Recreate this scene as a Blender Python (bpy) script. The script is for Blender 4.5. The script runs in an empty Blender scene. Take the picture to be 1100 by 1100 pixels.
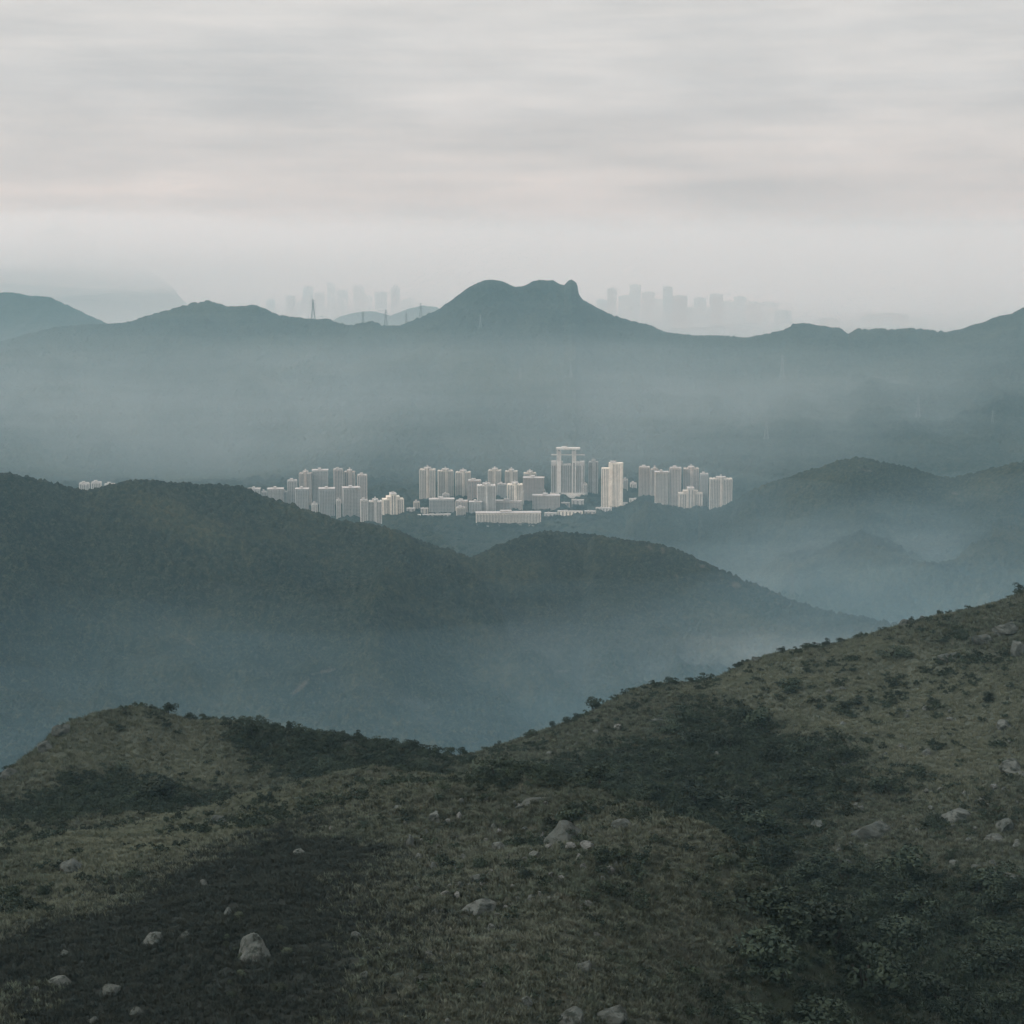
import bpy, bmesh, math, random
import numpy as np
R = math.radians
random.seed(7); rng = np.random.default_rng(7)
C = bpy.context.scene.collection
sc = bpy.context.scene

# ------------------------------------------------------------------ camera
CAMZ, PITCH, FOV = 600.0, R(8.45), R(32)
F = 550 / math.tan(FOV / 2)
cam = bpy.data.objects.new('camera', bpy.data.cameras.new('camera')); C.objects.link(cam)
cam.location = (0, 0, CAMZ); cam.rotation_euler = (math.pi / 2 - PITCH, 0, 0)
cam.data.angle = FOV; cam.data.clip_start = 0.5; cam.data.clip_end = 120000
sc.camera = cam

def ray(px, py):
    """bearing (0 = +Y, clockwise) and slope (dz per metre of range) of a sight line"""
    xc = (np.asarray(px, float) - 550) / F; yc = (550 - np.asarray(py, float)) / F
    X = xc; Y = math.cos(PITCH) + yc * math.sin(PITCH); Z = -math.sin(PITCH) + yc * math.cos(PITCH)
    h = np.sqrt(X * X + Y * Y)
    return np.arctan2(X, Y), Z / h
def at(px, py, r):
    b, s = ray(px, py)
    return float(r * math.sin(b)), float(r * math.cos(b)), float(CAMZ + s * r)
def topix(X, Y, Z):
    dz = Z - CAMZ
    zc = Y * math.cos(PITCH) - dz * math.sin(PITCH); yc = Y * math.sin(PITCH) + dz * math.cos(PITCH)
    return 550 + F * X / zc, 550 - F * yc / zc

# ------------------------------------------------------------------ noise
TAB = rng.random((256, 256))
def vnoise(x, y):
    xi = np.floor(x).astype(int); yi = np.floor(y).astype(int); fx = x - xi; fy = y - yi
    fx = fx * fx * fx * (fx * (6 * fx - 15) + 10); fy = fy * fy * fy * (fy * (6 * fy - 15) + 10)
    a = TAB[xi & 255, yi & 255]; b = TAB[(xi + 1) & 255, yi & 255]
    c = TAB[xi & 255, (yi + 1) & 255]; d = TAB[(xi + 1) & 255, (yi + 1) & 255]
    return (a + (b - a) * fx) * (1 - fy) + (c + (d - c) * fx) * fy - .5
def fbm(x, y, s, o=4, gain=.5, ridged=False):
    t = 0; a = 1; f = 1 / s
    for k in range(o):
        xr = (x * .8 - y * .6) if k % 2 else x; yr = (x * .6 + y * .8) if k % 2 else y
        n = vnoise(xr * f + 17.3 * k, yr * f + 5.1 * k)
        if ridged: n = .35 - abs(n) * 1.6
        t = t + a * n; a *= gain; f *= 2.03
    return t
JX = rng.random((256, 256)); JY = rng.random((256, 256)); JH = rng.random((256, 256))
def crowns(x, y, s):
    """tree crown domes: one rounded top per cell"""
    u = x / s; v = y / s; ui = np.floor(u).astype(int); vi = np.floor(v).astype(int); best = np.zeros_like(u)
    for di in (-1, 0, 1):
        for dj in (-1, 0, 1):
            a = (ui + di) & 255; b = (vi + dj) & 255
            dx = ui + di + JX[a, b] - u; dy = vi + dj + JY[a, b] - v
            h = (.45 + .55 * JH[a, b]) * (1 - (dx * dx + dy * dy) / .8)
            best = np.maximum(best, h)
    return best

# ------------------------------------------------------------------ objects
def tag(o, label=None, cat=None, group=None, kind=None):
    if label: o['label'] = label
    if cat: o['category'] = cat
    if group: o['group'] = group
    if kind: o['kind'] = kind
    return o
def empty(name, loc, rz=0, **k):
    o = bpy.data.objects.new(name, None); C.objects.link(o); o.location = loc; o.rotation_euler = (0, 0, rz)
    o.empty_display_size = .5
    return tag(o, **k)
def grid_mesh(name, X, Y, Z, mat, attrs=None, **k):
    nr, nc = X.shape
    me = bpy.data.meshes.new(name)
    co = np.stack([X, Y, Z], -1).reshape(-1, 3).astype(np.float32)
    i = np.arange(nr - 1)[:, None] * nc + np.arange(nc - 1)[None]
    f = np.stack([i, i + 1, i + nc + 1, i + nc], -1).reshape(-1, 4).astype(np.int32)
    me.vertices.add(len(co)); me.vertices.foreach_set('co', co.ravel())
    me.loops.add(f.size); me.loops.foreach_set('vertex_index', f.ravel())
    me.polygons.add(len(f)); me.polygons.foreach_set('loop_start', np.arange(0, f.size, 4, dtype=np.int32))
    me.polygons.foreach_set('use_smooth', np.ones(len(f), bool))
    me.update(calc_edges=True)
    for n, a in (attrs or {}).items():
        at_ = me.attributes.new(n, 'FLOAT', 'POINT'); at_.data.foreach_set('value', np.asarray(a, np.float32).ravel())
    me.materials.append(mat)
    o = bpy.data.objects.new(name, me); C.objects.link(o)
    return tag(o, **k)

class MB:
    def __init__(s): s.v = []; s.f = []
    def box(s, x0, x1, y0, y1, z0, z1):
        n = len(s.v)
        s.v += [(x0, y0, z0), (x1, y0, z0), (x1, y1, z0), (x0, y1, z0), (x0, y0, z1), (x1, y0, z1), (x1, y1, z1), (x0, y1, z1)]
        s.f += [(n, n + 3, n + 2, n + 1), (n + 4, n + 5, n + 6, n + 7), (n, n + 1, n + 5, n + 4), (n + 1, n + 2, n + 6, n + 5), (n + 2, n + 3, n + 7, n + 6), (n + 3, n, n + 4, n + 7)]
    def bar(s, a, b, w):
        a = np.array(a, float); b = np.array(b, float); d = b - a; d /= np.linalg.norm(d)
        u = np.cross(d, (0, 0, 1) if abs(d[2]) < .9 else (1, 0, 0)); u /= np.linalg.norm(u); v = np.cross(d, u)
        n = len(s.v)
        for p in (a, b):
            for q in ((-1, -1), (1, -1), (1, 1), (-1, 1)): s.v.append(tuple(p + (u * q[0] + v * q[1]) * w / 2))
        s.f += [(n, n + 1, n + 2, n + 3), (n + 7, n + 6, n + 5, n + 4)] + [(n + i, n + 4 + i, n + 4 + (i + 1) % 4, n + (i + 1) % 4) for i in range(4)]
    def build(s, name, mat, parent=None, smooth=False):
        me = bpy.data.meshes.new(name); me.from_pydata(s.v, [], s.f); me.materials.append(mat); me.update()
        if smooth: me.polygons.foreach_set('use_smooth', np.ones(len(me.polygons), bool))
        o = bpy.data.objects.new(name, me); C.objects.link(o); o.parent = parent
        return o

# ------------------------------------------------------------------ materials
def mat(name):
    m = bpy.data.materials.new(name); m.use_nodes = True
    nt = m.node_tree; b = nt.nodes['Principled BSDF']; b.inputs['Roughness'].default_value = .95
    b.inputs['Specular IOR Level'].default_value = .15
    return m, nt, b
def N(nt, t, **k):
    n = nt.nodes.new(t)
    for a, v in k.items():
        if a.startswith('i_'): n.inputs[a[2:].replace('_', ' ')].default_value = v
        else: setattr(n, a, v)
    return n
def pos(nt): return N(nt, 'ShaderNodeNewGeometry').outputs['Position']
def noise(nt, vec, scale, detail=4, rough=.6, lo=.35, hi=.65):
    n = N(nt, 'ShaderNodeTexNoise', i_Scale=scale, i_Detail=detail, i_Roughness=rough)
    nt.links.new(vec, n.inputs['Vector'])
    r = N(nt, 'ShaderNodeMapRange'); r.inputs[1].default_value = lo; r.inputs[2].default_value = hi
    nt.links.new(n.outputs['Fac'], r.inputs[0]); return r.outputs[0]
def mix(nt, f, a, b, mode='MIX'):
    m = N(nt, 'ShaderNodeMix', data_type='RGBA', blend_type=mode)
    for s, v in ((m.inputs[0], f), (m.inputs[6], a), (m.inputs[7], b)):
        if isinstance(v, (int, float)): s.default_value = v
        elif isinstance(v, tuple): s.default_value = (*v, 1)
        else: nt.links.new(v, s)
    return m.outputs[2]
def attr(nt, n): return N(nt, 'ShaderNodeAttribute', attribute_name=n).outputs['Fac']
def bump(nt, b, h, dist, st=1):
    n = N(nt, 'ShaderNodeBump', i_Strength=st, i_Distance=dist); nt.links.new(h, n.inputs['Height']); nt.links.new(n.outputs[0], b.inputs['Normal'])
def simple(name, col, rough=.9, var=0, vs=.3):
    m, nt, b = mat(name); b.inputs['Roughness'].default_value = rough
    if var:
        c = mix(nt, noise(nt, pos(nt), vs), tuple(x * (1 - var) for x in col), tuple(x * (1 + var) for x in col))
        nt.links.new(c, b.inputs['Base Color'])
    else: b.inputs['Base Color'].default_value = (*col, 1)
    return m

def forest(name, dark, mid, lit, big, small, bumpd):
    m, nt, b = mat(name); p = pos(nt)
    c = mix(nt, noise(nt, p, 1 / big, 5), dark, mid)
    c = mix(nt, noise(nt, p, 1 / small, 3, .7, .42, .68), c, lit)
    c = mix(nt, noise(nt, p, 1 / (small * .35), 2, .7, .45, .6), c, dark)
    c = mix(nt, noise(nt, p, 1 / (big * 1.7), 6, .62, .50, .66), c, mix(nt, noise(nt, p, 1 / small, 3, .7, .4, .65), tuple(x * 1.3 for x in mid), (lit[0] * 1.15, lit[1] * 1.05, lit[2])))
    c = mix(nt, attr(nt, 'bare'), c, (.15, .13, .105))
    nt.links.new(c, b.inputs['Base Color'])
    bump(nt, b, noise(nt, p, 1 / (small * .5), 4, .7, .2, .8), bumpd)
    return m
M = {}
M['forest_mid'] = forest('forest_mid', (.009, .017, .016), (.024, .033, .023), (.066, .070, .044), 110, 7, 4)
M['forest_far'] = forest('forest_far', (.012, .021, .018), (.026, .035, .026), (.048, .054, .038), 260, 16, 5)
# foreground turf
m, nt, b = mat('hill_turf'); p = pos(nt)
c = mix(nt, noise(nt, p, 1 / 35, 5), (.050, .058, .044), (.043, .055, .043))
c = mix(nt, noise(nt, p, 1 / 4.0, 4, .65, .4, .7), c, (.060, .058, .040))
c = mix(nt, noise(nt, p, 1 / 1.1, 4, .7, .5, .72), c, (.030, .032, .022))
c = mix(nt, attr(nt, 'meadow'), c, mix(nt, noise(nt, p, 1 / 3, 5), (.060, .069, .052), (.086, .096, .072)))
c = mix(nt, attr(nt, 'shade_grass'), c, mix(nt, noise(nt, p, 1 / 2.5, 5), (.017, .022, .019), (.026, .031, .026)))  # dark grass tone, with the slope's shade painted into the colour
c = mix(nt, attr(nt, 'scrub'), c, mix(nt, noise(nt, p, 1 / 2.5, 5), (.022, .028, .018), (.034, .042, .026)))
nt.links.new(c, b.inputs['Base Color']); bump(nt, b, noise(nt, p, 2.0, 6, .7, .2, .8), .35)
M['turf'] = m
def leafy(name, a, b_, var=2.5):
    m, nt, b = mat(name); p = pos(nt)
    c = mix(nt, noise(nt, p, 1 / var, 3, .6, .35, .65), a, b_)
    oi = N(nt, 'ShaderNodeObjectInfo').outputs['Random']
    mm = N(nt, 'ShaderNodeMapRange'); mm.inputs[3].default_value = .6; mm.inputs[4].default_value = 1.35; nt.links.new(oi, mm.inputs[0])
    hs = N(nt, 'ShaderNodeHueSaturation'); nt.links.new(c, hs.inputs['Color']); nt.links.new(mm.outputs[0], hs.inputs['Value'])
    nt.links.new(hs.outputs[0], b.inputs['Base Color']); b.inputs['Roughness'].default_value = .8
    return m
M['leaf'] = leafy('leaf', (.016, .025, .018), (.032, .043, .027))
M['leaf_pale'] = leafy('leaf_pale', (.036, .048, .032), (.056, .066, .044))
M['bark'] = simple('bark', (.035, .031, .026), .95, .3, 3)
m, nt, b = mat('grass_blades'); p = pos(nt)
c = mix(nt, noise(nt, p, 1 / 18, 4), (.122, .136, .102), (.092, .113, .082))
c = mix(nt, noise(nt, p, 1 / 1.6, 3, .6, .4, .6), c, (.042, .046, .031))
c = mix(nt, noise(nt, p, 1 / 6.0, 4, .7, .52, .70), c, (.118, .124, .096))
nt.links.new(c, b.inputs['Base Color']); M['grass'] = m
m, nt, b = mat('meadow_blades'); p = pos(nt)
c = mix(nt, noise(nt, p, 1 / 14, 4), (.142, .150, .108), (.118, .134, .094))
c = mix(nt, noise(nt, p, 1 / 3, 4, .6, .45, .7), c, (.070, .078, .054)); nt.links.new(c, b.inputs['Base Color']); M['meadow'] = m
m, nt, b = mat('shaded_blades'); p = pos(nt)
nt.links.new(mix(nt, noise(nt, p, 1 / 3, 4), (.021, .027, .023), (.036, .041, .033)), b.inputs['Base Color']); M['shade_grass'] = m  # darker blades that carry the lower left slope's painted shade
def rockmat(name, a, b_, c_):
    m, nt, b = mat(name); tc = N(nt, 'ShaderNodeTexCoord').outputs['Object']
    oi = N(nt, 'ShaderNodeObjectInfo'); v = N(nt, 'ShaderNodeVectorMath', operation='ADD'); nt.links.new(tc, v.inputs[0]); nt.links.new(oi.outputs['Location'], v.inputs[1])
    p = v.outputs[0]
    c = mix(nt, noise(nt, p, 1.1, 6, .65), a, b_)
    c = mix(nt, noise(nt, p, 3.2, 5, .7, .5, .62), c, c_)
    nt.links.new(c, b.inputs['Base Color']); bump(nt, b, noise(nt, p, 2.2, 8, .7, .1, .9), .25)
    return m
M['rock'] = rockmat('granite', (.052, .060, .054), (.108, .117, .106), (.022, .027, .022))
M['rock_dark'] = rockmat('lichened_granite', (.040, .046, .041), (.082, .090, .080), (.018, .022, .018))
M['rock_pale'] = rockmat('pale_granite', (.080, .086, .080), (.15, .155, .145), (.04, .044, .038))

# ------------------------------------------------------------------ foreground hill (thin plate spline through surveyed points)
P = []   # pixel x, pixel y, range
for x, y, r in [
    # bottom of frame and below
    (-150, 1250, 168), (100, 1250, 160), (400, 1250, 158), (650, 1250, 165), (900, 1250, 225), (1200, 1250, 260),
    (-100, 1100, 200), (0, 1100, 196), (150, 1100, 192), (300, 1100, 190), (450, 1100, 190), (600, 1100, 196), (700, 1100, 208),
    (-60, 1040, 232), (0, 1029, 236), (101, 975, 262), (185, 938, 286), (286, 898, 312), (370, 872, 334),
    (150, 1040, 214), (300, 1000, 226), (400, 950, 254), (450, 1000, 230), (520, 930, 274), (600, 1000, 234), (600, 900, 300), (690, 1000, 240),
    (0, 960, 300), (0, 915, 345), (100, 905, 345), (200, 880, 362), (286, 855, 378), (370, 838, 386), (437, 840, 380), (490, 848, 372), (558, 861, 358),
    (622, 868, 346), (673, 880, 334), (740, 905, 312), (800, 930, 292), (835, 955, 276), (760, 1000, 254), (745, 1080, 222),
    # left hollow and rounded hill
    (0, 885, 405), (100, 876, 410), (200, 868, 425), (330, 842, 446),
    (0, 833, 455), (20, 815, 470), (40, 800, 478), (60, 781, 486), (80, 770, 492), (110, 762, 498), (140, 757, 503), (165, 757, 505), (190, 766, 503),
    (240, 768, 505), (280, 773, 506), (330, 780, 506), (380, 784, 506), (430, 793, 508), (470, 805, 512),
    (60, 840, 450), (130, 800, 478), (200, 820, 466), (280, 805, 482), (350, 815, 475), (420, 820, 485),
    # right hillside and skyline
    (510, 805, 540), (540, 797, 548), (600, 776, 560), (625, 767, 565), (660, 746, 572), (690, 734, 578), (720, 731, 582), (755, 728, 586), (775, 722, 590),
    (800, 709, 596), (830, 698, 600), (860, 695, 603), (900, 688, 606), (940, 677, 610), (975, 666, 613), (1010, 658, 616), (1050, 650, 619), (1080, 641, 621), (1100, 632, 622), (1160, 610, 626),
    (520, 840, 470), (600, 835, 478), (700, 840, 462), (760, 865, 442), (800, 880, 428), (700, 790, 520), (780, 780, 520), (850, 760, 532), (950, 720, 560), (1050, 700, 566),
    (900, 850, 448), (1000, 800, 478), (1100, 760, 505), (1000, 880, 420), (1100, 850, 432), (1150, 900, 400), (900, 920, 402), (1000, 950, 376), (1100, 980, 352),
    (850, 970, 372), (860, 1020, 345), (900, 1060, 322), (1000, 1050, 322), (1100, 1080, 300), (820, 1100, 305), (950, 1100, 300)]:
    P.append(at(x, y, r))
# hidden ground: hollow behind the near knoll, steep far sides, slope under the camera
for x, y, r, dz in [(440, 840, 420, -14), (560, 861, 400, -14), (675, 880, 375, -22), (800, 930, 335, -30), (300, 855, 420, -12)]:
    a = at(x, y, r); P.append((a[0], a[1], a[2] + dz))
for x, y, r, dz in [(-40, 850, 520, -45), (60, 781, 560, -40), (160, 757, 580, -42), (300, 776, 585, -42), (430, 793, 590, -45), (510, 805, 620, -40), (600, 776, 640, -38), (720, 731, 665, -40),
                    (860, 695, 690, -42), (1000, 660, 700, -44), (1150, 612, 710, -44), (-60, 850, 650, -120), (160, 757, 720, -130), (430, 793, 730, -125), (600, 776, 780, -125),
                    (860, 695, 830, -130), (1150, 612, 850, -130), (-100, 900, 400, -8)]:
    a = at(x, y, r); P.append((a[0], a[1], a[2] + dz))
for r, z in [(0, 597.6), (30, 583), (60, 568), (100, 547), (140, 528)]:
    for bb in (-25, 0, 25): P.append((r * math.sin(R(bb)), r * math.cos(R(bb)) + (bb != 0) * .1, z - (r > 80 and bb == 25) * 10))
P += [(-40, -40, 600), (40, -40, 600)]
P = np.array(P)
def tps(a, b):
    d2 = (a[:, None, 0] - b[None, :, 0]) ** 2 + (a[:, None, 1] - b[None, :, 1]) ** 2
    return .5 * d2 * np.log(d2 + 1e-6)
n = len(P); S = 100.0; Pn = P[:, :2] / S
K = np.zeros((n + 3, n + 3)); K[:n, :n] = tps(Pn, Pn) + np.eye(n) * .002
K[:n, n] = 1; K[:n, n + 1:] = Pn; K[n, :n] = 1; K[n + 1:, :n] = Pn.T
W = np.linalg.solve(K, np.concatenate([P[:, 2], np.zeros(3)]))
def spline(X, Y):
    sh = X.shape; q = np.stack([X.ravel(), Y.ravel()], 1) / S; out = np.empty(len(q))
    for i in range(0, len(q), 20000):
        c = q[i:i + 20000]; out[i:i + 20000] = tps(c, Pn) @ W[:n] + W[n] + c @ W[n + 1:]
    return out.reshape(sh)
B0, B1, NB = R(-25), R(25), 1500
rows = np.concatenate([np.linspace(.5, 120, 60)[:-1], np.geomspace(120, 640, 980)[:-1], np.geomspace(640, 1150, 90)])
bc = np.linspace(B0, B1, NB)
coarse_b = np.linspace(B0, B1, 260); coarse_r = np.concatenate([np.linspace(.5, 118, 30), np.linspace(120, 1150, 300)])
CB, CR = np.meshgrid(coarse_b, coarse_r)
CZ = spline(CR * np.sin(CB), CR * np.cos(CB))
def sample(Zt, b, r):
    fi = np.interp(r, coarse_r, np.arange(len(coarse_r))); fj = np.interp(b, coarse_b, np.arange(len(coarse_b)))
    i = np.clip(fi.astype(int), 0, len(coarse_r) - 2); j = np.clip(fj.astype(int), 0, len(coarse_b) - 2); u = fi - i; v = fj - j
    return (Zt[i, j] * (1 - u) + Zt[i + 1, j] * u) * (1 - v) + (Zt[i, j + 1] * (1 - u) + Zt[i + 1, j + 1] * u) * v
def valley_cut(X, Y, Z):
    r = np.hypot(X, Y)
    t = np.clip((r - 760) / 390, 0, 1)
    return Z * (1 - t) + np.minimum(Z, 70) * t
def inpoly(x, y, poly):
    ins = np.zeros(np.shape(x), bool); k = len(poly)
    for i in range(k):
        x0, y0 = poly[i]; x1, y1 = poly[(i + 1) % k]
        c = ((y0 > y) != (y1 > y)) & (x < (x1 - x0) * (y - y0) / (y1 - y0 + 1e-12) + x0); ins ^= c
    return ins
def H0(X, Y):
    X = np.asarray(X, float); Y = np.asarray(Y, float)
    z = sample(CZ, np.arctan2(X, Y), np.hypot(X, Y))
    z = valley_cut(X, Y, z)
    r = np.hypot(X, Y); a = np.clip((r - 90) / 80, 0, 1)
    return z + a * (fbm(X, Y, 30, 4, .5) * 3.0 + fbm(X + 90, Y, 6, 3, .55) * .7)
def hit(px, py, Hf=None, r0=150, r1=760, step=.5):
    b, s = ray(px, py); r = np.arange(r0, r1, step); X = r * math.sin(b); Y = r * math.cos(b)
    below = (Hf or H0)(X, Y) >= CAMZ + s * r
    k = int(np.argmax(below)) if below.any() else None
    return None if k is None else (float(X[k]), float(Y[k]), float((Hf or H0)(X[k:k + 1], Y[k:k + 1])[0]), float(r[k]))
def world_poly(pl):
    out = []
    for x, y in pl:
        h = hit(x, y); k = 0
        while h is None and k < 40: k += 1; h = hit(x, y + k)
        out.append((h[0], h[1]))
    return out
def skyfix(pts, amp=1.0):
    global CZ
    for _ in range(3):
        bb = coarse_b; rr = np.arange(440, 720, 2.0); A, Bq = np.meshgrid(rr, bb, indexing='ij')
        E = (H0(A * np.sin(Bq), A * np.cos(Bq)) + .75 - CAMZ) / A; j = E.argmax(0); cur = E[j, np.arange(len(bb))]; rj = rr[j]
        q = np.array([ray(x, y) for x, y in pts]); tgt = np.interp(bb, q[:, 0], q[:, 1])
        dz = (tgt - cur) * rj; k = np.hanning(7); k /= k.sum(); dz = np.convolve(np.pad(dz, 3, 'edge'), k, 'valid')
        CZ = CZ + dz[None] * np.exp(-((coarse_r[:, None] - rj[None]) / 55) ** 2)
skyfix([(-200, 860), (0, 834), (20, 817), (40, 802), (60, 783), (80, 772), (110, 763), (140, 758), (165, 759), (180, 766), (200, 771), (240, 773), (280, 779), (330, 787), (380, 792), (430, 800), (470, 809), (490, 812), (510, 808), (540, 799), (600, 778), (625, 770),
        (660, 749), (690, 736), (720, 733), (755, 731), (775, 725), (800, 712), (830, 701), (860, 697), (900, 690), (940, 679), (975, 668), (1010, 660), (1050, 652), (1080, 643), (1100, 633), (1300, 560)])
BBm, RRm = np.meshgrid(bc, rows); X0 = RRm * np.sin(BBm); Y0 = RRm * np.cos(BBm); Z0 = H0(X0, Y0)
SHADE_GRASS = world_poly([(-60, 1055), (0, 1024), (101, 972), (185, 934), (286, 894), (350, 872), (400, 880), (425, 930), (440, 990), (420, 1040), (380, 1098), (370, 1180), (-60, 1180)])  # darker grass patch; shade of the turned-away slope is put into its colour
THICK = {
 'crest': [(262, 788), (330, 785), (420, 797), (470, 809), (508, 806), (480, 818), (420, 832), (340, 830), (285, 812)],
 'hollow': [(0, 862), (60, 852), (150, 850), (230, 857), (200, 870), (100, 876), (40, 884), (0, 888)],
 'slope': [(720, 772), (800, 755), (830, 790), (930, 822), (900, 850), (850, 862), (800, 882), (700, 872), (640, 852), (560, 852), (500, 842), (560, 832), (640, 815), (700, 795)],
 'gully': [(800, 895), (870, 895), (910, 940), (1010, 950), (1130, 955), (1130, 1130), (790, 1130), (770, 1080), (810, 1020), (845, 965)]}
TW = {k: world_poly(v) for k, v in THICK.items()}
def soft(X, Y, poly, w, wob=6):
    """0..1 membership with a ragged soft edge, from several jittered tests"""
    t = 0
    n1 = fbm(X, Y, 22, 4) * wob; n2 = fbm(X + 300, Y - 80, 22, 4) * wob
    for k in range(8):
        a = k * 2.4; rr = w * math.sqrt((k + .5) / 8)
        t = t + inpoly(X + n1 + rr * math.cos(a), Y + n2 + rr * math.sin(a), poly)
    return t / 8
MEAD = [world_poly(p_) for p_ in (
 [(25, 822), (60, 786), (110, 768), (180, 768), (255, 782), (275, 825), (340, 845), (270, 850), (150, 846), (40, 846)],
 [(0, 905), (100, 893), (200, 870), (300, 852), (380, 842), (470, 845), (430, 866), (350, 866), (280, 890), (180, 931), (100, 968), (0, 1018)],
 [(700, 742), (770, 732), (860, 702), (960, 682), (1040, 706), (1110, 715), (1110, 850), (1000, 862), (945, 838), (860, 780), (790, 752)],
 [(720, 890), (790, 918), (832, 952), (800, 985), (740, 985), (690, 940)])]
def meadow(X, Y):
    t = 0
    for p_ in MEAD: t = np.maximum(t, soft(X, Y, p_, 14, 16))
    return t
sel = (RRm > 120) & (RRm < 700)
shd = np.zeros_like(Z0); shd[sel] = soft(X0[sel], Y0[sel], SHADE_GRASS, 12, 14)
scr = np.zeros_like(Z0)
for k in TW: scr[sel] = np.maximum(scr[sel], soft(X0[sel], Y0[sel], TW[k], 8, 12))
mea = np.zeros_like(Z0); mea[sel] = meadow(X0[sel], Y0[sel])
fine = fbm(X0, Y0, 1.3, 3, .6) * .28 * np.clip((RRm - 90) / 80, 0, 1)
grid_mesh('hillside', X0, Y0, Z0 + fine, M['turf'], dict(shade_grass=shd, scrub=scr, meadow=mea), label='grassy boulder strewn hillside in front of the misty valley', kind='structure')

# ------------------------------------------------------------------ farther ridges
def ridge(name, label, crest, front, back, zf, zb, bump_s, bump_h, noise_h, noise_s, material, nr=420, cols=1500, bare=(), bspan=(-24, 24), soften=1.0, fpow=1.15, rocky=None, foot=0.):
    c = np.array([(*ray(x, y), r) for x, y, r in crest]); o = np.argsort(c[:, 0]); c = c[o]
    b = np.linspace(R(bspan[0]), R(bspan[1]), cols)
    sl = np.interp(b, c[:, 0], c[:, 1]); dc = np.interp(b, c[:, 0], c[:, 2])
    # smooth the crest distance only
    k = np.hanning(61); k /= k.sum(); dc = np.convolve(np.pad(dc, 30, 'edge'), k, 'valid')
    dc = dc + fbm(b * 3000, b * 0, 420, 3) * .03 * dc
    zc = CAMZ + sl * dc
    t = np.concatenate([-np.linspace(1, 0, int(nr * .82)) ** 1.0, np.linspace(0, 1, nr - int(nr * .82))[1:]])
    T, BB = np.meshgrid(t, b, indexing='ij')
    RR = dc[None] + np.where(T < 0, T * front, T * back)
    X = RR * np.sin(BB); Y = RR * np.cos(BB)
    a = np.abs(T)
    g = np.where(T < 0, a ** fpow * (1 - .12 * np.sin(a * math.pi)), a ** 1.2)
    base = np.where(T < 0, zf, zb)
    Z = zc[None] - np.maximum(zc[None] - base, 5) * g
    amp = np.clip(a * 3.2, 0, 1) * (1 - foot * a)
    Z = Z + amp * (fbm(X, Y * .45, noise_s, 6, .52, True) * noise_h + fbm(X + 999, Y * .7, noise_s * .34, 4, .5) * noise_h * .45)
    for _ in range(3):
        E = (Z - CAMZ) / RR; j = E.argmax(0); cur = E[j, np.arange(cols)]; rj = RR[j, np.arange(cols)]
        wj = np.maximum(1 - np.abs(T) * .8, 0)
        Z = Z + ((sl - cur) * rj)[None] * wj
    cr = crowns(X, Y, bump_s) * bump_h * (.75 + .5 * fbm(X, Y, bump_s * 9, 2)) + fbm(X, Y, bump_s * .5, 2) * bump_h * .5
    if rocky is not None:
        cr = cr * (1 - rocky(BB, T))
    Z = Z + cr - bump_h * .55
    ba = np.zeros_like(Z)
    for (x, y, rx, ry, rot) in bare:
        pxx, pyy = topix(X, Y, Z); dx = pxx - x; dy = pyy - y
        u = dx * math.cos(rot) + dy * math.sin(rot); v = -dx * math.sin(rot) + dy * math.cos(rot)
        ba = np.maximum(ba, np.clip(1.4 - np.sqrt((u / rx) ** 2 + (v / ry) ** 2) + fbm(X, Y, 12, 3) * 1.4, 0, 1) * .55)
    o = grid_mesh(name, X, Y, Z, material, dict(bare=ba), label=label, kind='structure')
    def Hq(Xq, Yq):
        bq = np.arctan2(Xq, Yq); rq = np.hypot(Xq, Yq)
        out = np.empty(np.shape(Xq))
        jj = np.clip(np.rint(np.interp(bq, b, np.arange(cols))).astype(int), 0, cols - 1)
        for i in np.unique(jj):
            s = jj == i; out[s] = np.interp(rq[s], RR[:, i], Z[:, i], left=-1e3, right=-1e3)
        return out
    return Hq

H2 = ridge('hill', 'long dark forested ridge at left behind the grassy foreground',
  [(-200, 520, 2000), (0, 508, 2060), (30, 512, 2070), (60, 519, 2090), (85, 525, 2110), (100, 525, 2120), (120, 519, 2120), (150, 515, 2130), (190, 519, 2150), (230, 521, 2160), (260, 523, 2160),
   (285, 533, 2150), (310, 541, 2140), (335, 549, 2130), (360, 556, 2120), (400, 563, 2110), (430, 571, 2090), (460, 583, 2060), (490, 592, 2030), (512, 601, 2010), (530, 622, 1980), (550, 650, 1940), (580, 690, 1880),
   (620, 730, 1800), (700, 790, 1680), (950, 850, 1500), (1300, 900, 1400)],
  720, 500, 70, 60, 7, 7.5, 64, 260, M['forest_mid'], nr=620, bare=[(325, 736, 9, 2.2, -.75), (346, 722, 14, 1.2, -.2), (180, 665, 8, 1.5, .6), (205, 690, 9, 1.3, .7)])
H3 = ridge('hill', 'rounded forested hill right of the saddle with small bare earth scars',
  [(100, 640, 2030), (300, 625, 2080), (460, 612, 2130), (512, 597, 2196), (535, 585, 2238), (560, 575, 2270), (585, 571, 2293), (620, 573, 2310), (660, 577, 2320), (700, 584, 2320), (730, 591, 2315),
   (760, 605, 2300), (790, 619, 2285), (820, 631, 2260), (860, 647, 2220), (900, 658, 2180), (950, 668, 2125), (1000, 680, 2080), (1100, 705, 1950), (1400, 750, 1800)],
  900, 420, 65, 25, 7, 7.5, 56, 250, M['forest_mid'], nr=620, bare=[(697, 588, 4, 1.6, .2), (712, 590, 3, 2, .6), (755, 608, 3, 1.6, .3), (790, 628, 4, 2.5, .4), (727, 619, 3, 1.3, .6), (603, 721, 7, 1, 0)])
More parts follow.
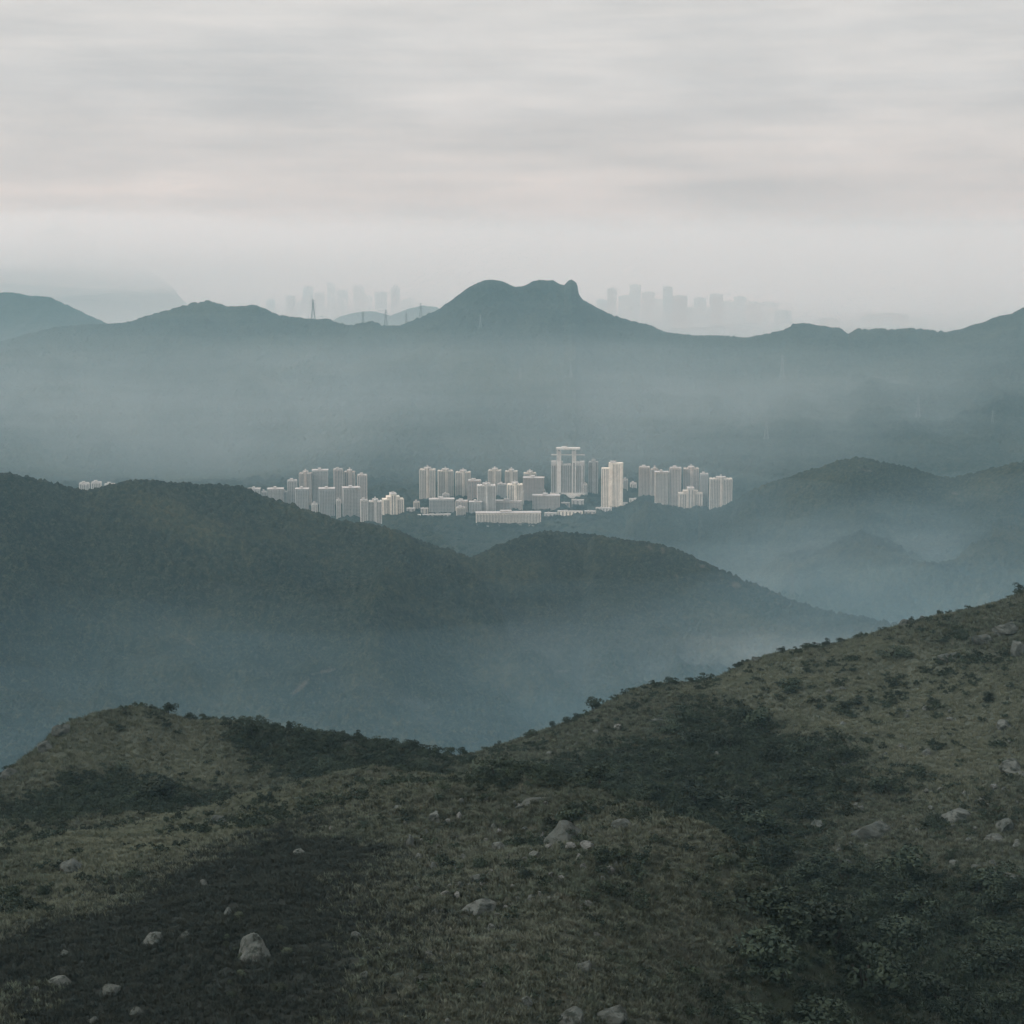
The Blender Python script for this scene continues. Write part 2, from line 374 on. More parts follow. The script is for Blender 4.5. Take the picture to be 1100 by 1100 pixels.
H4 = ridge('mountain', 'hazy forested mountain at right between the housing towers and the near valley',
  [(560, 610, 3500), (600, 585, 3500), (640, 565, 3500), (662, 553, 3500), (678, 543, 3500), (695, 538, 3500), (715, 542, 3490), (740, 547, 3470), (765, 548, 3420), (790, 536, 3330), (815, 524, 3300), (840, 515, 3280), (860, 507, 3260), (885, 499, 3240), (905, 492, 3230), (925, 490, 3220), (950, 497, 3210), (980, 503, 3200),
   (1010, 511, 3190), (1030, 511, 3180), (1060, 503, 3150), (1100, 495, 3120), (1200, 480, 3100), (1400, 470, 3100)],
  1000, 500, 30, 15, 9, 9, 66, 340, M['forest_mid'], nr=560, bare=[(1025, 530, 4, 1.5, 0), (860, 502, 5, 1.5, -.3), (930, 505, 6, 1.2, .2)])
def lion(BB, T):
    x = 550 + F * np.tan(BB)
    m = np.exp(-((x - 605) / 26) ** 2) + .6 * np.exp(-((x - 530) / 40) ** 2)
    return np.clip(m * np.exp(-(T / .12) ** 2), 0, .9)
LR = [(-300, 380), (0, 366), (30, 359), (60, 351), (100, 348), (135, 347), (160, 339), (190, 330), (210, 325), (225, 323), (245, 329), (262, 328), (275, 327), (300, 338), (320, 342), (340, 343), (352, 342), (360, 346), (375, 350), (392, 346), (400, 345), (410, 349), (430, 349),
  (450, 341), (470, 332), (485, 322), (500, 310), (515, 302), (525, 299), (540, 301), (552, 307), (562, 307), (572, 301), (580, 299), (588, 300), (594, 299), (601, 303.5), (606, 304.5), (610, 300), (614, 298.5), (619, 302), (620.5, 306), (621.5, 314), (626, 321), (640, 330), (660, 340), (680, 346), (700, 350), (716, 357), (745, 360), (780, 361),
  (800, 363), (820, 360), (841, 355), (852, 349), (860, 347), (882, 350), (904, 353), (911, 358), (920, 354), (947, 353), (955, 355), (975, 352), (1002, 355), (1015, 357), (1032, 353), (1056, 346), (1073, 339), (1086, 337), (1100, 330), (1200, 315), (1500, 300)]
H5 = ridge('mountain_ridge', 'long misty mountain ridge with a lion shaped rocky summit',
  [(x, y, 6250 + 120 * math.sin(x / 90)) for x, y in LR], 1750, 900, 6, 6, 16, 11, 115, 620, M['forest_far'], nr=520, cols=1900, rocky=lion, foot=.75)
H6 = ridge('mountain', 'blue grey mountain shoulder at the left edge behind the ridge',
  [(-400, 300, 8300), (-100, 311, 8300), (0, 314, 8300), (15, 314, 8300), (33, 318, 8300), (53, 319, 8300), (66, 325, 8300), (86, 334, 8300), (107, 344, 8300), (140, 358, 8300), (200, 385, 8300), (500, 400, 8300), (1500, 400, 8300)],
  800, 600, 0, 0, 22, 8, 60, 700, M['forest_far'], nr=160, cols=700)
H7 = ridge('mountain', 'dim island mountain at left whose top is lost in cloud',
  [(-500, 262, 15500), (-200, 284, 15500), (-60, 274, 15500), (10, 262, 15500), (45, 248, 15500), (62, 242, 15500), (80, 247, 15500), (112, 262, 15500), (140, 278, 15500), (163, 292, 15500), (183, 305, 15500), (196, 322, 15500), (230, 345, 15500), (330, 352, 15500), (420, 356, 15500), (1500, 400, 15500)],
  1500, 1200, 0, 0, 30, 8, 60, 900, M['forest_far'], nr=160, cols=700)
H8 = ridge('hill', 'pale low hill showing behind the ridge below the pylons',
  [(-500, 420, 11500), (300, 420, 11500), (345, 352, 11500), (365, 340, 11500), (385, 335, 11500), (400, 334, 11500), (420, 339, 11500), (440, 331, 11500), (455, 328, 11500), (470, 330, 11500), (500, 350, 11500), (560, 420, 11500), (1500, 420, 11500)],
  700, 600, 0, 0, 22, 6, 30, 700, M['forest_far'], nr=120, cols=900)

# valley floor, under and before the town
def plain(name, label, x0, x1, y0, y1, z, m, nx, ny, h=0, **k):
    X, Y = np.meshgrid(np.linspace(x0, x1, nx), np.linspace(y0, y1, ny))
    Z = np.full_like(X, z) + (crowns(X, Y, 8) * 7 + fbm(X, Y, 160, 4) * h + np.clip(fbm(X, Y, 38, 3) + .05, 0, 1) * 22 if h else 0)
    return grid_mesh(name, X, Y, Z, m, dict(bare=np.zeros_like(X)), label=label, kind='structure')
plain('terrain', 'wooded valley floor around the housing towers', -1700, 1700, 2550, 4900, 6, M['forest_mid'], 1000, 640, 14)
plain('ground', 'lowland ground stretching beneath the hills', -9000, 9000, -1500, 8700, 0, M['forest_far'], 60, 60)
mw, nt, b = mat('sea'); b.inputs['Base Color'].default_value = (.05, .07, .075, 1); b.inputs['Roughness'].default_value = .25
bump(nt, b, noise(nt, pos(nt), .02, 4), 3, .4)
plain('water', 'harbour water beyond the mountain ridge', -24000, 24000, 8701, 39000, -1, mw, 40, 40)

# ------------------------------------------------------------------ buildings
WALLS = {'white': (.60, .58, .54), 'grey': (.44, .43, .41), 'beige': (.52, .48, .42), 'pink': (.46, .41, .37), 'brown': (.37, .31, .28), 'dim': (.38, .39, .38), 'cream': (.76, .70, .60)}
for k, v in list(WALLS.items()): M['w_' + k] = simple('wall_' + k, v, .85, .12, .08)
m, nt, b = mat('window_strip'); b.inputs['Roughness'].default_value = .5
sz = N(nt, 'ShaderNodeSeparateXYZ'); nt.links.new(N(nt, 'ShaderNodeTexCoord').outputs['Object'], sz.inputs[0])
fr = N(nt, 'ShaderNodeMath', operation='FRACT'); dv = N(nt, 'ShaderNodeMath', operation='DIVIDE'); dv.inputs[1].default_value = 3.0
gt = N(nt, 'ShaderNodeMath', operation='GREATER_THAN'); gt.inputs[1].default_value = .62
nt.links.new(sz.outputs[2], dv.inputs[0]); nt.links.new(dv.outputs[0], fr.inputs[0]); nt.links.new(fr.outputs[0], gt.inputs[0])
nt.links.new(mix(nt, gt.outputs[0], (.13, .135, .135), (.34, .33, .31)), b.inputs['Base Color']); M['glass'] = m
M['roof'] = simple('roof_slab', (.46, .44, .42), .9, .1, .1)
M['steel'] = simple('pylon_steel', (.06, .065, .065), .6)
M['steel_pale'] = simple('pale_pylon_steel', (.17, .19, .19), .6)
GZ = 9.0
def window_column(root, face, u, w, z0, z1, hw, hd, off):
    """one vertical run of windows on one face"""
    mb = MB(); a, c = u - w / 2, u + w / 2
    if face == 'f': mb.box(a, c, -hd - off - .12, -hd - off + .3, z0, z1 - 1)
    elif face == 'b': mb.box(a, c, hd + off - .3, hd + off + .12, z0, z1 - 1)
    elif face == 'l': mb.box(-hw - .12, -hw + .3, a, c, z0, z1 - 1)
    else: mb.box(hw - .3, hw + .12, a, c, z0, z1 - 1)
    return mb.build('window_column', M['glass'], root)
FEET = []
def building(px0, px1, ytop, ybase, style, wall, label, group=None, depth=None, cat='tower', dd=0, gz=GZ, rot=None, name='apartment_tower', fixed=None):
    _, s = ray((px0 + px1) / 2, ybase); r = (CAMZ - gz) / -float(s) + dd
    if fixed: r = fixed
    xm, ym, _ = at((px0 + px1) / 2, ybase, r); zt = at((px0 + px1) / 2, ytop, r)[2]
    w = (px1 - px0) / F * math.hypot(r, CAMZ - zt); H = zt - gz
    bear = math.atan2(xm, ym)
    rz = -bear + (random.uniform(-.12, .12) if rot is None else rot)
    D = depth or min(max(w * .75, 11), 24)
    root = empty(name, (xm, ym, gz - 2), rz, label=label, cat=cat, group=group); H += 2
    hw, hd = w / 2, D / 2; wm = M['w_' + wall]; mb = MB(); rf = MB()
    if style == 'low':
        mb.box(-hw, hw, -hd, hd, 0, H); rf.box(-hw - .4, hw + .4, -hd - .4, hd + .4, H, H + .6); rf.box(-hw * .5, -hw * .2, -hd * .3, hd * .3, H + .6, H + 2.4)
        n = max(2, int(w / 7))
        for i in range(n):
            u = -hw + (i + .5) * w / n; window_column(root, 'f', u, w / n * .4, 2.2, H - .2, hw, hd, 0)
    elif style in ('cross', 'slab', 'plain'):
        nb = max(2, int(round(w / (6.5 if style == 'slab' else 7.5))))
        if style == 'cross' and nb % 2 == 0: nb += 1
        bw = w / nb
        core = H - (1.5 if style == 'cross' else 0)
        mb.box(-hw + .3, hw - .3, -hd + .9, hd - .9, 0, core - 1)          # recessed body
        for i in range(nb):
            u = -hw + (i + .5) * bw; mid = style == 'cross' and i == nb // 2
            off = 1.6 if mid else (0.5 if i % 2 else 0)
            top = core + (3.5 if mid else 0)
            mb.box(u - bw * .33, u + bw * .33, -hd - off, hd + off, 0, top + (.02 * i))
            if not mid:
                for f in 'fb': window_column(root, f, u, bw * .34, 4, core - 1, hw, hd, off)
                for f in 'fb': window_column(root, f, u + bw * .5, bw * .26, 4, core - 2, hw, hd - .9, 0) if i < nb - 1 else None
        ns = max(1, int(D / 7))
        for i in range(ns):
            for f in 'lr': window_column(root, f, -hd + .9 + (i + .5) * (D - 1.8) / ns, 2.4, 4, core - 1, hw - .3, hd, 0)
        if style == 'cross':
            rf.box(-hw * .42, hw * .42, -hd * .6, hd * .6, core + .5, core + 4.2); rf.box(-1.6, 1.6, -1.6, 1.6, core + 4.2, core + 8.5)
        elif style == 'slab':
            rf.box(-hw - .5, hw + .5, -hd - .8, hd + .8, core + .4, core + (1.9 if 'cap' in label else 1.2)); rf.box(-hw * .25, hw * .1, -hd * .5, hd * .5, core + 2, core + 5)
        else:
            rf.box(-hw * .9, hw * .9, -hd * .9, hd * .9, core + .3, core + 1.2); rf.box(-hw * .45, hw * .15, -hd * .5, hd * .5, core + 1.2, core + 4.5)
    elif style == 'step':
        mb.box(-hw, -hw * .38, -hd, hd, 0, H * .80); mb.box(hw * .38, hw, -hd, hd, 0, H * .80)
        mb.box(-hw * .62, hw * .62, -hd + .6, hd - .6, 0, H * .9); mb.box(-hw * .27, hw * .27, -hd - 1.5, hd + 1, 0, H)
        rf.box(-hw * .3, hw * .3, -hd - 1.8, hd + 1.3, H, H + 1.2); rf.box(-hw * .12, hw * .12, -2, 2, H + 1.2, H + 4)
        for f in 'fb':
            for u in (-.82, -.62, -.45, .45, .62, .82): window_column(root, f, u * hw, hw * .1, 2, H * .78, hw, hd, 0)
        for f in 'lr':
            for u in (-.5, 0, .5): window_column(root, f, u * hd, 2.2, 2, H * .78, hw, hd, 0)
        for f in 'f':
            for u in (-.12, .12): window_column(root, f, u * hw, hw * .1, 2, H - 2, hw, hd, 1.5)
    mb.build('wall', wm, root); rf.build('roof', M['roof'], root); FEET.append((xm, ym, w, D, gz))
    return root
BL = [
 # x0 x1 ytop ybase style wall label
 (86, 97, 519, 545, 'plain', 'white', 'leftmost pale block peeping over the saddle of the left ridge'),
 (99, 110, 518, 545, 'plain', 'white', 'middle pale block peeping over the saddle of the left ridge'),
 (113, 125, 520, 545, 'plain', 'grey', 'rightmost low pale block peeping over the saddle of the left ridge'),
 (267, 280, 525, 548, 'slab', 'grey', 'leftmost slab block of the housing estate, half hidden by the dark ridge'),
 (281, 287, 528, 548, 'plain', 'grey', 'narrow low block between two slab blocks at the estate\'s left end'),
 (288, 305, 525, 550, 'slab', 'grey', 'second slab block from the left end with pale flat roof edge'),
 (303, 309, 528, 549, 'plain', 'dim', 'dim narrow block left of the first slim tower'),
 (309, 320, 516, 548, 'plain', 'grey', 'first slim taller tower from the estate\'s left end'),
 (322, 335.5, 507, 545, 'cross', 'pink', 'left tower of the tall pair at the left of the estate'),
 (336, 353, 505, 544, 'slab', 'grey', 'broad right tower of the tall pair at the left of the estate'),
 (318, 332, 525, 556, 'slab', 'dim', 'front slab block below the left tower of the tall pair'),
 (335, 342, 541, 560, 'plain', 'white', 'short white block in the gap between two capped slab blocks'),
 (343, 360, 525, 560, 'slab', 'dim', 'front slab block with wide pale roof cap below the gap in the tall towers'),
 (358.5, 369, 504, 544, 'plain', 'pink', 'tallest left tower of the trio above the capped slab blocks'),
 (370, 382, 505.5, 543, 'cross', 'pink', 'middle tower of the trio above the capped slab blocks'),
 (384, 395, 510, 548, 'plain', 'pink', 'lower right tower of the trio above the capped slab blocks'),
 (361.5, 366.5, 537, 563, 'plain', 'white', 'very narrow white block between two capped slab blocks'),
 (368.5, 387, 524, 562, 'slab', 'grey', 'front slab block with wide pale roof cap beside the white terrace blocks'),
 (387, 395.5, 537, 566, 'plain', 'white', 'left one of two white blocks rising right above the dark ridge line'),
 (396, 410.5, 537, 565, 'cross', 'white', 'broader right one of two white blocks right above the dark ridge line'),
 (411, 433.5, 530, 556, 'step', 'cream', 'stepped cream block with bright centre at the estate\'s near right corner'),
 (451, 468, 503, 539, 'cross', 'beige', 'leftmost of three matching tall towers with rooftop turrets'),
 (470.3, 487, 504.5, 536, 'cross', 'beige', 'middle one of three matching tall towers with rooftop turrets'),
 (489.3, 505.8, 506, 536, 'cross', 'beige', 'rightmost of three matching tall towers with rooftop turrets'),
 (502.5, 517, 516, 539, 'plain', 'brown', 'brownish block tucked behind the white centred tower'),
 (524.5, 538.5, 504, 535, 'cross', 'beige', 'pale rear tower directly behind the white centred tower'),
 (542.5, 556, 505, 535, 'cross', 'beige', 'rear tower with turret left of the brownish broad block'),
 (562.5, 576, 507, 534, 'cross', 'beige', 'rear tower just showing its roof above the brownish broad block'),
 (562, 584.5, 513, 540, 'slab', 'brown', 'brownish broad block between the turreted towers and the gantry tower'),
 (512.5, 532.5, 520, 552, 'cross', 'white', 'front tower with bright white centre bay above the long low block'),
 (534, 544, 520, 538, 'plain', 'dim', 'grey infill block between the two white centred front towers'),
 (544.7, 561.5, 519, 550, 'cross', 'cream', 'second front tower with bright centre bay, nearer the brownish block'),
 (461, 488, 536, 553, 'slab', 'dim', 'wide dark striped low block below the three matching towers'),
 (489, 503, 538, 553, 'plain', 'pink', 'cluttered low block right of the dark striped low block'),
 (504, 518, 539, 553, 'slab', 'dim', 'short striped block left of the white centred front tower'),
 (530, 560, 538, 551, 'slab', 'pink', 'wide striped block behind the right half of the long low block'),
 (511, 581, 550.5, 563.5, 'slab', 'cream', 'very long low cream block in front of the whole middle cluster'),
 (572, 601.5, 532, 549, 'slab', 'pink', 'pinkish striped block below the left foot of the gantry tower'),
 (632, 642.5, 495, 532, 'cross', 'grey', 'slender grey tower right of the gantry tower'),
 (669, 674.5, 515, 530, 'plain', 'white', 'tiny white block right of the bright cream tower'),
 (676.5, 684, 519, 527, 'plain', 'white', 'small white house in the trees right of the bright cream tower'),
 (686, 698, 501.5, 538, 'plain', 'pink', 'leftmost pink grey tower of the right hand estate'),
 (698.5, 707, 503, 540, 'cross', 'pink', 'second pink grey tower of the right hand estate'),
 (703, 717.5, 507, 546, 'slab', 'beige', 'third tower of the right hand estate, its foot in the trees'),
 (718.5, 731.5, 502.5, 546, 'plain', 'pink', 'fourth tower of the right hand estate behind the domed beige block'),
 (733.5, 750, 502, 545, 'cross', 'pink', 'tallest tower of the right hand estate with a rooftop turret'),
 (751, 760.5, 509, 547, 'plain', 'dim', 'narrow dim tower between the tallest and the rightmost towers'),
 (728.5, 754, 524, 549, 'step', 'beige', 'lower beige block with stepped rounded top in the front of the right hand estate'),
 (761.5, 786, 513, 550, 'cross', 'beige', 'broad rightmost tower of the whole town, bay fronted with turret'),
]
for (a, b_, yt, yb, st, wl, lb) in BL:
    building(a, b_, yt, yb, st, wl, lb, group='apartment towers of the valley town')
for (a, b_, yt, yb, wl, lb, kw) in [
 (430, 452, 553, 557, 'white', 'low white hall left of the dark striped block at the wood edge', {}),
 (454, 484, 552.5, 556.5, 'white', 'long low white building at the wood edge below the three matching towers', {}),
 (599, 626, 549, 556.5, 'cream', 'bright low white building below the gantry tower', {}),
 (640, 657, 545.5, 551, 'white', 'small white building in front of the bright cream tower', {}),
 (659, 674, 540, 547, 'white', 'low white building at the foot of the bright cream tower\'s right side', {}),
 (676, 697, 536, 542, 'white', 'low white row of roofs left of the tree clad rise', {}),
 (671, 676, 504, 508, 'grey', 'tiny grey house on the slope above the bright cream tower', dict(fixed=5000, gz=60)),
 (795, 806, 503.5, 511, 'white', 'small pale house on the slope right of the right hand estate', dict(fixed=4700, gz=52)),
]:
    building(a, b_, yt, yb, 'low', wl, lb, group='low buildings of the valley town', cat='building', depth=10, name='low_building', **kw)
for i, (a, b_, yt, yb, st_, wl) in enumerate([(586, 591, 541, 549, 'plain', 'white'), (603, 612, 540, 548, 'low', 'pink'), (614, 627, 537, 545, 'low', 'grey'), (344, 352, 552, 560, 'plain', 'grey'), (437, 446, 546, 552, 'low', 'grey'), (444, 451, 539, 549, 'plain', 'beige'),
 (518, 524, 530, 545, 'plain', 'grey'), (556, 563, 528, 543, 'plain', 'beige'), (576, 586, 526, 540, 'plain', 'grey'), (626, 631, 520, 534, 'plain', 'white'), (490, 500, 545, 556, 'plain', 'beige'), (475, 483, 531, 541, 'plain', 'grey'), (452, 460, 546, 555, 'low', 'beige'), (585, 598, 551, 557, 'low', 'grey'), (628, 640, 549, 554, 'low', 'pink'), (700, 712, 541, 547, 'low', 'white')]):
    building(a, b_, yt, yb, st_, wl, 'small low block filling a gap at the foot of the tall towers', group='low infill blocks between the towers', cat='building', depth=11, name='low_building', dd=0)
# the bright cream tower: two joined volumes
def special():
    yb = 547; _, s = ray(657, yb); r = (CAMZ - GZ) / -float(s); x, y, _ = at(657.5, yb, r); zt = at(657, 497, r)[2]; H = zt - GZ + 2
    k = math.hypot(r, 590) / F
    root = empty('apartment_tower', (x, y, GZ - 2), -math.atan2(x, y) + .04, label='bright cream tower standing alone with a lower left wing', cat='tower', group='apartment towers of the valley town')
    mb = MB(); mb.box(-11.5 * k, -3.6 * k, -8, 8, 0, H - 5.5 * k); mb.box(-3.9 * k, 11.3 * k, -9, 9, 0, H); mb.box(-2 * k, 0, -10, 10, 0, H + .3); mb.box(8 * k, 10 * k, -10, 10, 0, H + .3)
    mb.build('wall', M['w_cream'], root)
    rf = MB(); rf.box(-2.6 * k, 4 * k, -5, 5, H + .3, H + 4); rf.build('roof', M['roof'], root)
    for i in range(5): window_column(root, 'f', (.9 + i * 1.55) * k, 1.1, 4, H - 2, 20, 9, 0)
    for i in range(4): window_column(root, 'f', (-10.6 + i * 1.9) * k, 1.6, 4, H - 5.8 * k, 20, 8, 0)
    for i in range(4): window_column(root, 'r', -6 + i * 4, 2, 4, H - 2, 11.3 * k, 9, 0)
    # gantry tower
    yb = 533.5; _, s = ray(610, yb); r = (CAMZ - GZ) / -float(s); x, y, _ = at(610, yb, r); k = math.hypot(r, 590) / F
    Zp = lambda yy: at(610, yy, r)[2] - GZ + 2
    root = empty('gantry_tower', (x, y, GZ - 2), -math.atan2(x, y), label='tallest broad tower topped by an open gate like frame on two cores', cat='tower')
    mb = MB()
    for i, (a, c, yy) in enumerate([(-18, -12.5, 495.2), (-10, -5.5, 495.6), (-5, -1, 498.5), (-.5, 3.4, 498.2), (8.8, 12.2, 495.8), (12.6, 17.6, 495.3)]):
        mb.box(a * k, c * k, -10 - .2 * i, 10 + .2 * i, 0, Zp(yy))
    mb.box(-17.5 * k, 17.2 * k, -8, 8, 0, Zp(499.5)); mb.build('wall', M['w_grey'], root)
    for a, c in ((-12.1, -7.4), (4.2, 8.6)):
        co = MB(); co.box(a * k, a * k + 2.2, -7, 9.0, Zp(499.7), Zp(482.8)); co.box(c * k - 2.2, c * k, -7, 9.1, Zp(499.7), Zp(482.8)); co.box(a * k + 2.2, c * k - 2.2, -4, 8, Zp(499.7), Zp(484)); co.box(a * k, c * k, -12.4, -8.1, 0, Zp(495))
        co.build('core', M['w_white'], root)
    bm_ = MB(); bm_.box(-12.6 * k, 12.8 * k, -9, 10, Zp(482.6), Zp(480.8)); bm_.box(-7 * k, -1 * k, -5, 5, Zp(480.8), Zp(479.6)); bm_.build('roof_beam', M['w_white'], root)
    for sx in (-1, 1):
        cr = MB(); cr.box(*(sorted((sx * 7 * k, sx * 18 * k))), -1.2, 1.2, Zp(489.0), Zp(488)); cr.build('side_beam', M['w_white'], root)
    cr = MB(); cr.box(-7 * k, 3.9 * k, -1.2, 1.2, Zp(489.0), Zp(488)); cr.build('cross_beam', M['w_white'], root)
    for u in (-16.6, -14.2, -9.3, -6.6, -4, -2, .5, 2.5, 9.7, 11.4, 13.6, 16.4):
        window_column(root, 'f', u * k, 2.2, 9, Zp(499), 20, 11.2, 0) if not -12 < u < -7.5 else None
    window_column(root, 'f', 6.4 * k, 4, 9, Zp(496), 20, 12.45, 0)
    pod = MB(); pod.box(-19 * k, 18.5 * k, -15, 14, 0, Zp(529.5)); pod.box(1 * k, 12 * k, -17, -15, 0, Zp(531)); pod.build('podium', M['w_white'], root)
    fl = MB(); fl.box(-18.4 * k, 18 * k, -12.6, 12, Zp(529.5), Zp(528.6)); fl.build('terrace', M['w_grey'], root)
special()
# far city across the mountains
fc = [(286, 296, 322), (308, 318, 318), (319, 328, 324), (326, 337, 308), (338, 349, 315), (352, 361, 304), (362, 374, 312), (380, 392, 306), (393, 400, 318), (403, 416, 314), (420, 430, 308), (431, 446, 322),
      (640, 652, 322), (652, 662, 310), (664, 680, 318), (676, 688, 306), (689, 703, 314), (700, 714, 322), (712, 722, 308), (722, 738, 318), (736, 764, 330), (745, 758, 320), (762, 776, 316), (774, 790, 324), (788, 801, 319), (798, 818, 325), (815, 836, 325), (832, 850, 334), (880, 902, 342), (905, 925, 345), (925, 958, 340), (930, 975, 337), (975, 996, 342)]
for i, (a, c, yt) in enumerate(fc):
    r = (14800 if a < 500 else 13300) + (i * 37 % 9) * 180; x, y, _ = at((a + c) / 2, 350, r); zt = at((a + c) / 2, yt, r)[2]; w = (c - a) / F * r
    root = empty('far_tower', (x, y, -1), -math.atan2(x, y), cat='tower', group='ghostly towers of the city beyond the ridge',
                 label='faint pale tower of the distant city left of the lion shaped summit' if a < 500 else ('faint pale low block of the distant city behind the ridge at right' if a > 850 else 'faint pale tower of the distant city right of the lion shaped summit'))
    mb = MB(); mb.box(-w / 2, w / 2, -20, 20, 0, zt); mb.box(-w / 2 + 4, w / 2 - 4, -22, 22, 0, zt - 8); mb.build('wall', M['w_' + ('dim', 'brown', 'grey')[i % 3]], root)
    rf = MB(); rf.box(-w * .25, w * .25, -8, 8, zt, zt + 8); rf.build('roof', M['roof'], root)

# ------------------------------------------------------------------ pylons and summit station
def pylon_meshes():
    b = MB(); H = 1.0
    lv = [(0, .10), (.2, .078), (.4, .055), (.58, .034), (.72, .028), (.86, .024), (1.0, .004)]; t = .008
    for (z0, w0), (z1, w1) in zip(lv, lv[1:]):
        c0 = [(-w0, -w0, z0), (w0, -w0, z0), (w0, w0, z0), (-w0, w0, z0)]; c1 = [(-w1, -w1, z1), (w1, -w1, z1), (w1, w1, z1), (-w1, w1, z1)]
        for i in range(4):
            b.bar(c0[i], c1[i], t * 1.3); b.bar(c0[i], c1[(i + 1) % 4], t * .7); b.bar(c0[(i + 1) % 4], c1[i], t * .7); b.bar(c1[i], c1[(i + 1) % 4], t * .7)
    arms = []
    for z, l in ((.62, .15), (.76, .13), (.90, .10)):
        a = MB()
        for sgn in (-1, 1):
            a.bar((0, -.02, z), (sgn * l, 0, z + .01), t); a.bar((0, .02, z), (sgn * l, 0, z + .01), t); a.bar((0, 0, z + .05), (sgn * l, 0, z + .01), t * .8); a.bar((sgn * l, 0, z + .01), (sgn * l, 0, z - .035), t * .8)
        arms.append(a)
    return b, arms
pb, pa = pylon_meshes()
p0 = None
def pylon(px, ytop, ybase, r, Hf, label, pale=False, rz=0):
    global p0
    x, y, z = at(px, ybase, r); zt = at(px, ytop, r)[2]
    if Hf is not None:
        b, s = ray(px, ybase); rr = np.arange(r - 1500 if r > 3000 else r - 900, r + 900, 6.0); rr = rr[rr > 700]
        zz = Hf(rr * math.sin(b), rr * math.cos(b)); m_ = zz >= CAMZ + float(s) * rr
        if m_.any(): q = rr[int(np.argmax(m_))]; x, y, z = q * math.sin(float(b)), q * math.cos(float(b)), CAMZ + float(s) * q; zt = z + (ybase - ytop) / F * q
    h = zt - z + 3
    root = empty('pylon', (x, y, z - 3), rz, label=label, cat='pylon', group='power pylons on the hills'); root.scale = (h, h, h)
    mt = M['steel_pale'] if pale else M['steel']
    pb.build('lattice', mt, root)
    for a in pa: a.build('crossarm', mt, root)
for a in [(336.5, 321, 344, 6250, None, 'tall pylon on the ridge line left of the lion shaped summit, clear against the sky'),
          (414.5, 332, 349, 6250, None, 'pylon on the ridge saddle between the tall pylon and the summit'),
          (390, 334, 347, 6300, None, 'faint pylon on the bump right of the tall ridge pylon'),
          (436.5, 336, 348.5, 6300, None, 'short faint pylon just left of the pylon nearest the summit'),
          (452, 325, 341, 6250, None, 'ridge pylon nearest the foot of the lion shaped summit'),
          (516, 338, 352, 6100, H5, 'pale pylon on the slope straight below the summit\'s left shoulder'),
          (559, 394, 408, 5900, H5, 'pale pylon on the misty slope, left one of the central pair'),
          (613, 390, 406, 5900, H5, 'pale pylon on the misty slope, right one of the central pair'),
          (840, 381, 408, 5900, H5, 'tall pale pylon high on the misty slope at right'),
          (823, 448, 472, 5200, H5, 'pale pylon low on the misty slope above the right hand estate'),
          (986, 426, 450, 5300, H5, 'pale pylon on the misty slope above the saddle of the right mountain'),
          (1066, 441, 455, 5200, H5, 'small pale pylon on the misty slope near the right edge'),
          (851, 616, 637, 2330, H3, 'nearest pylon, pale, at the right foot of the round forested hill in the mist')]:
    pylon(*a, pale='pale' in a[5], rz=random.uniform(-.3, .3))
x, y, z = at(62, 243, 15500)
st = empty('summit_station', (x, y, z - 12), 0, label='faint summit building with a thin mast rising out of the cloud at left', cat='mast')
mb = MB(); mb.box(-32, 22, -15, 15, 0, 40); mb.box(20, 160, -8, 8, -40, 8); mb.build('building', M['w_dim'], st)
mb = MB(); mb.bar((2, 0, 40), (2, 0, 80), 8); mb.bar((2, 0, 80), (2, 0, 110), 4); mb.build('mast', M['steel'], st)

# ------------------------------------------------------------------ rocks
def rock_mesh(k, mat_):
    bm = bmesh.new(); bmesh.ops.create_icosphere(bm, subdivisions=4, radius=.5)
    rr = random.Random(100 + k); planes = []
    for _ in range(12):
        v = np.array([rr.gauss(0, 1) for _ in range(3)]); v /= np.linalg.norm(v); planes.append((v, rr.uniform(.24, .44)))
    off = np.array([rr.uniform(0, 50), rr.uniform(0, 50)])
    for v in bm.verts:
        c = np.array(v.co)
        for n_, d in planes:
            e = c @ n_ - d
            if e > 0: c = c - n_ * e * .93
        s = 1 + .2 * float(fbm(np.array([c[0] + off[0]]), np.array([c[1] + c[2] * 1.7 + off[1]]), .3, 4)[0])
        v.co = c * s
    me = bpy.data.meshes.new('boulder'); bm.to_mesh(me); bm.free(); me.materials.append(mat_)
    return me
RM = {c: [rock_mesh(i + 10 * j, M[c]) for i in range(6)] for j, c in enumerate(('rock', 'rock_dark', 'rock_pale'))}
nrk = 0
placed = []
def rock(px, py, w, h, label, col='rock', group='boulders on the grassy hillside'):
    """px,py = middle of its foot in the photograph"""
    global nrk
    q = hit(px, py); 
    if q is None: return
    k = q[3] / F * 1.03; W_, Hh = w * k, h * k
    o = bpy.data.objects.new('boulder', RM[col][nrk % 6]); C.objects.link(o)
    o.location = (q[0], q[1], q[2] + Hh * (-.12 if w > 30 and w > 1.9 * h else (.38 if w < 10 else .12 if w < 22 else .04))); o.rotation_euler = (random.uniform(-.2, .2), random.uniform(-.25, .25), random.uniform(0, 6.28) if w < 1.5 * h else random.choice((0, 3.1416)) + random.uniform(-.25, .25))
    o.scale = (W_ * 1.08, (W_ if w < 1.5 * h else Hh * 1.8) * 1.05, Hh * (1.7 if h < .7 * w else 1.35)); nrk += 1; placed.append((q[0], q[1], W_))
    tag(o, label, 'boulder', group)
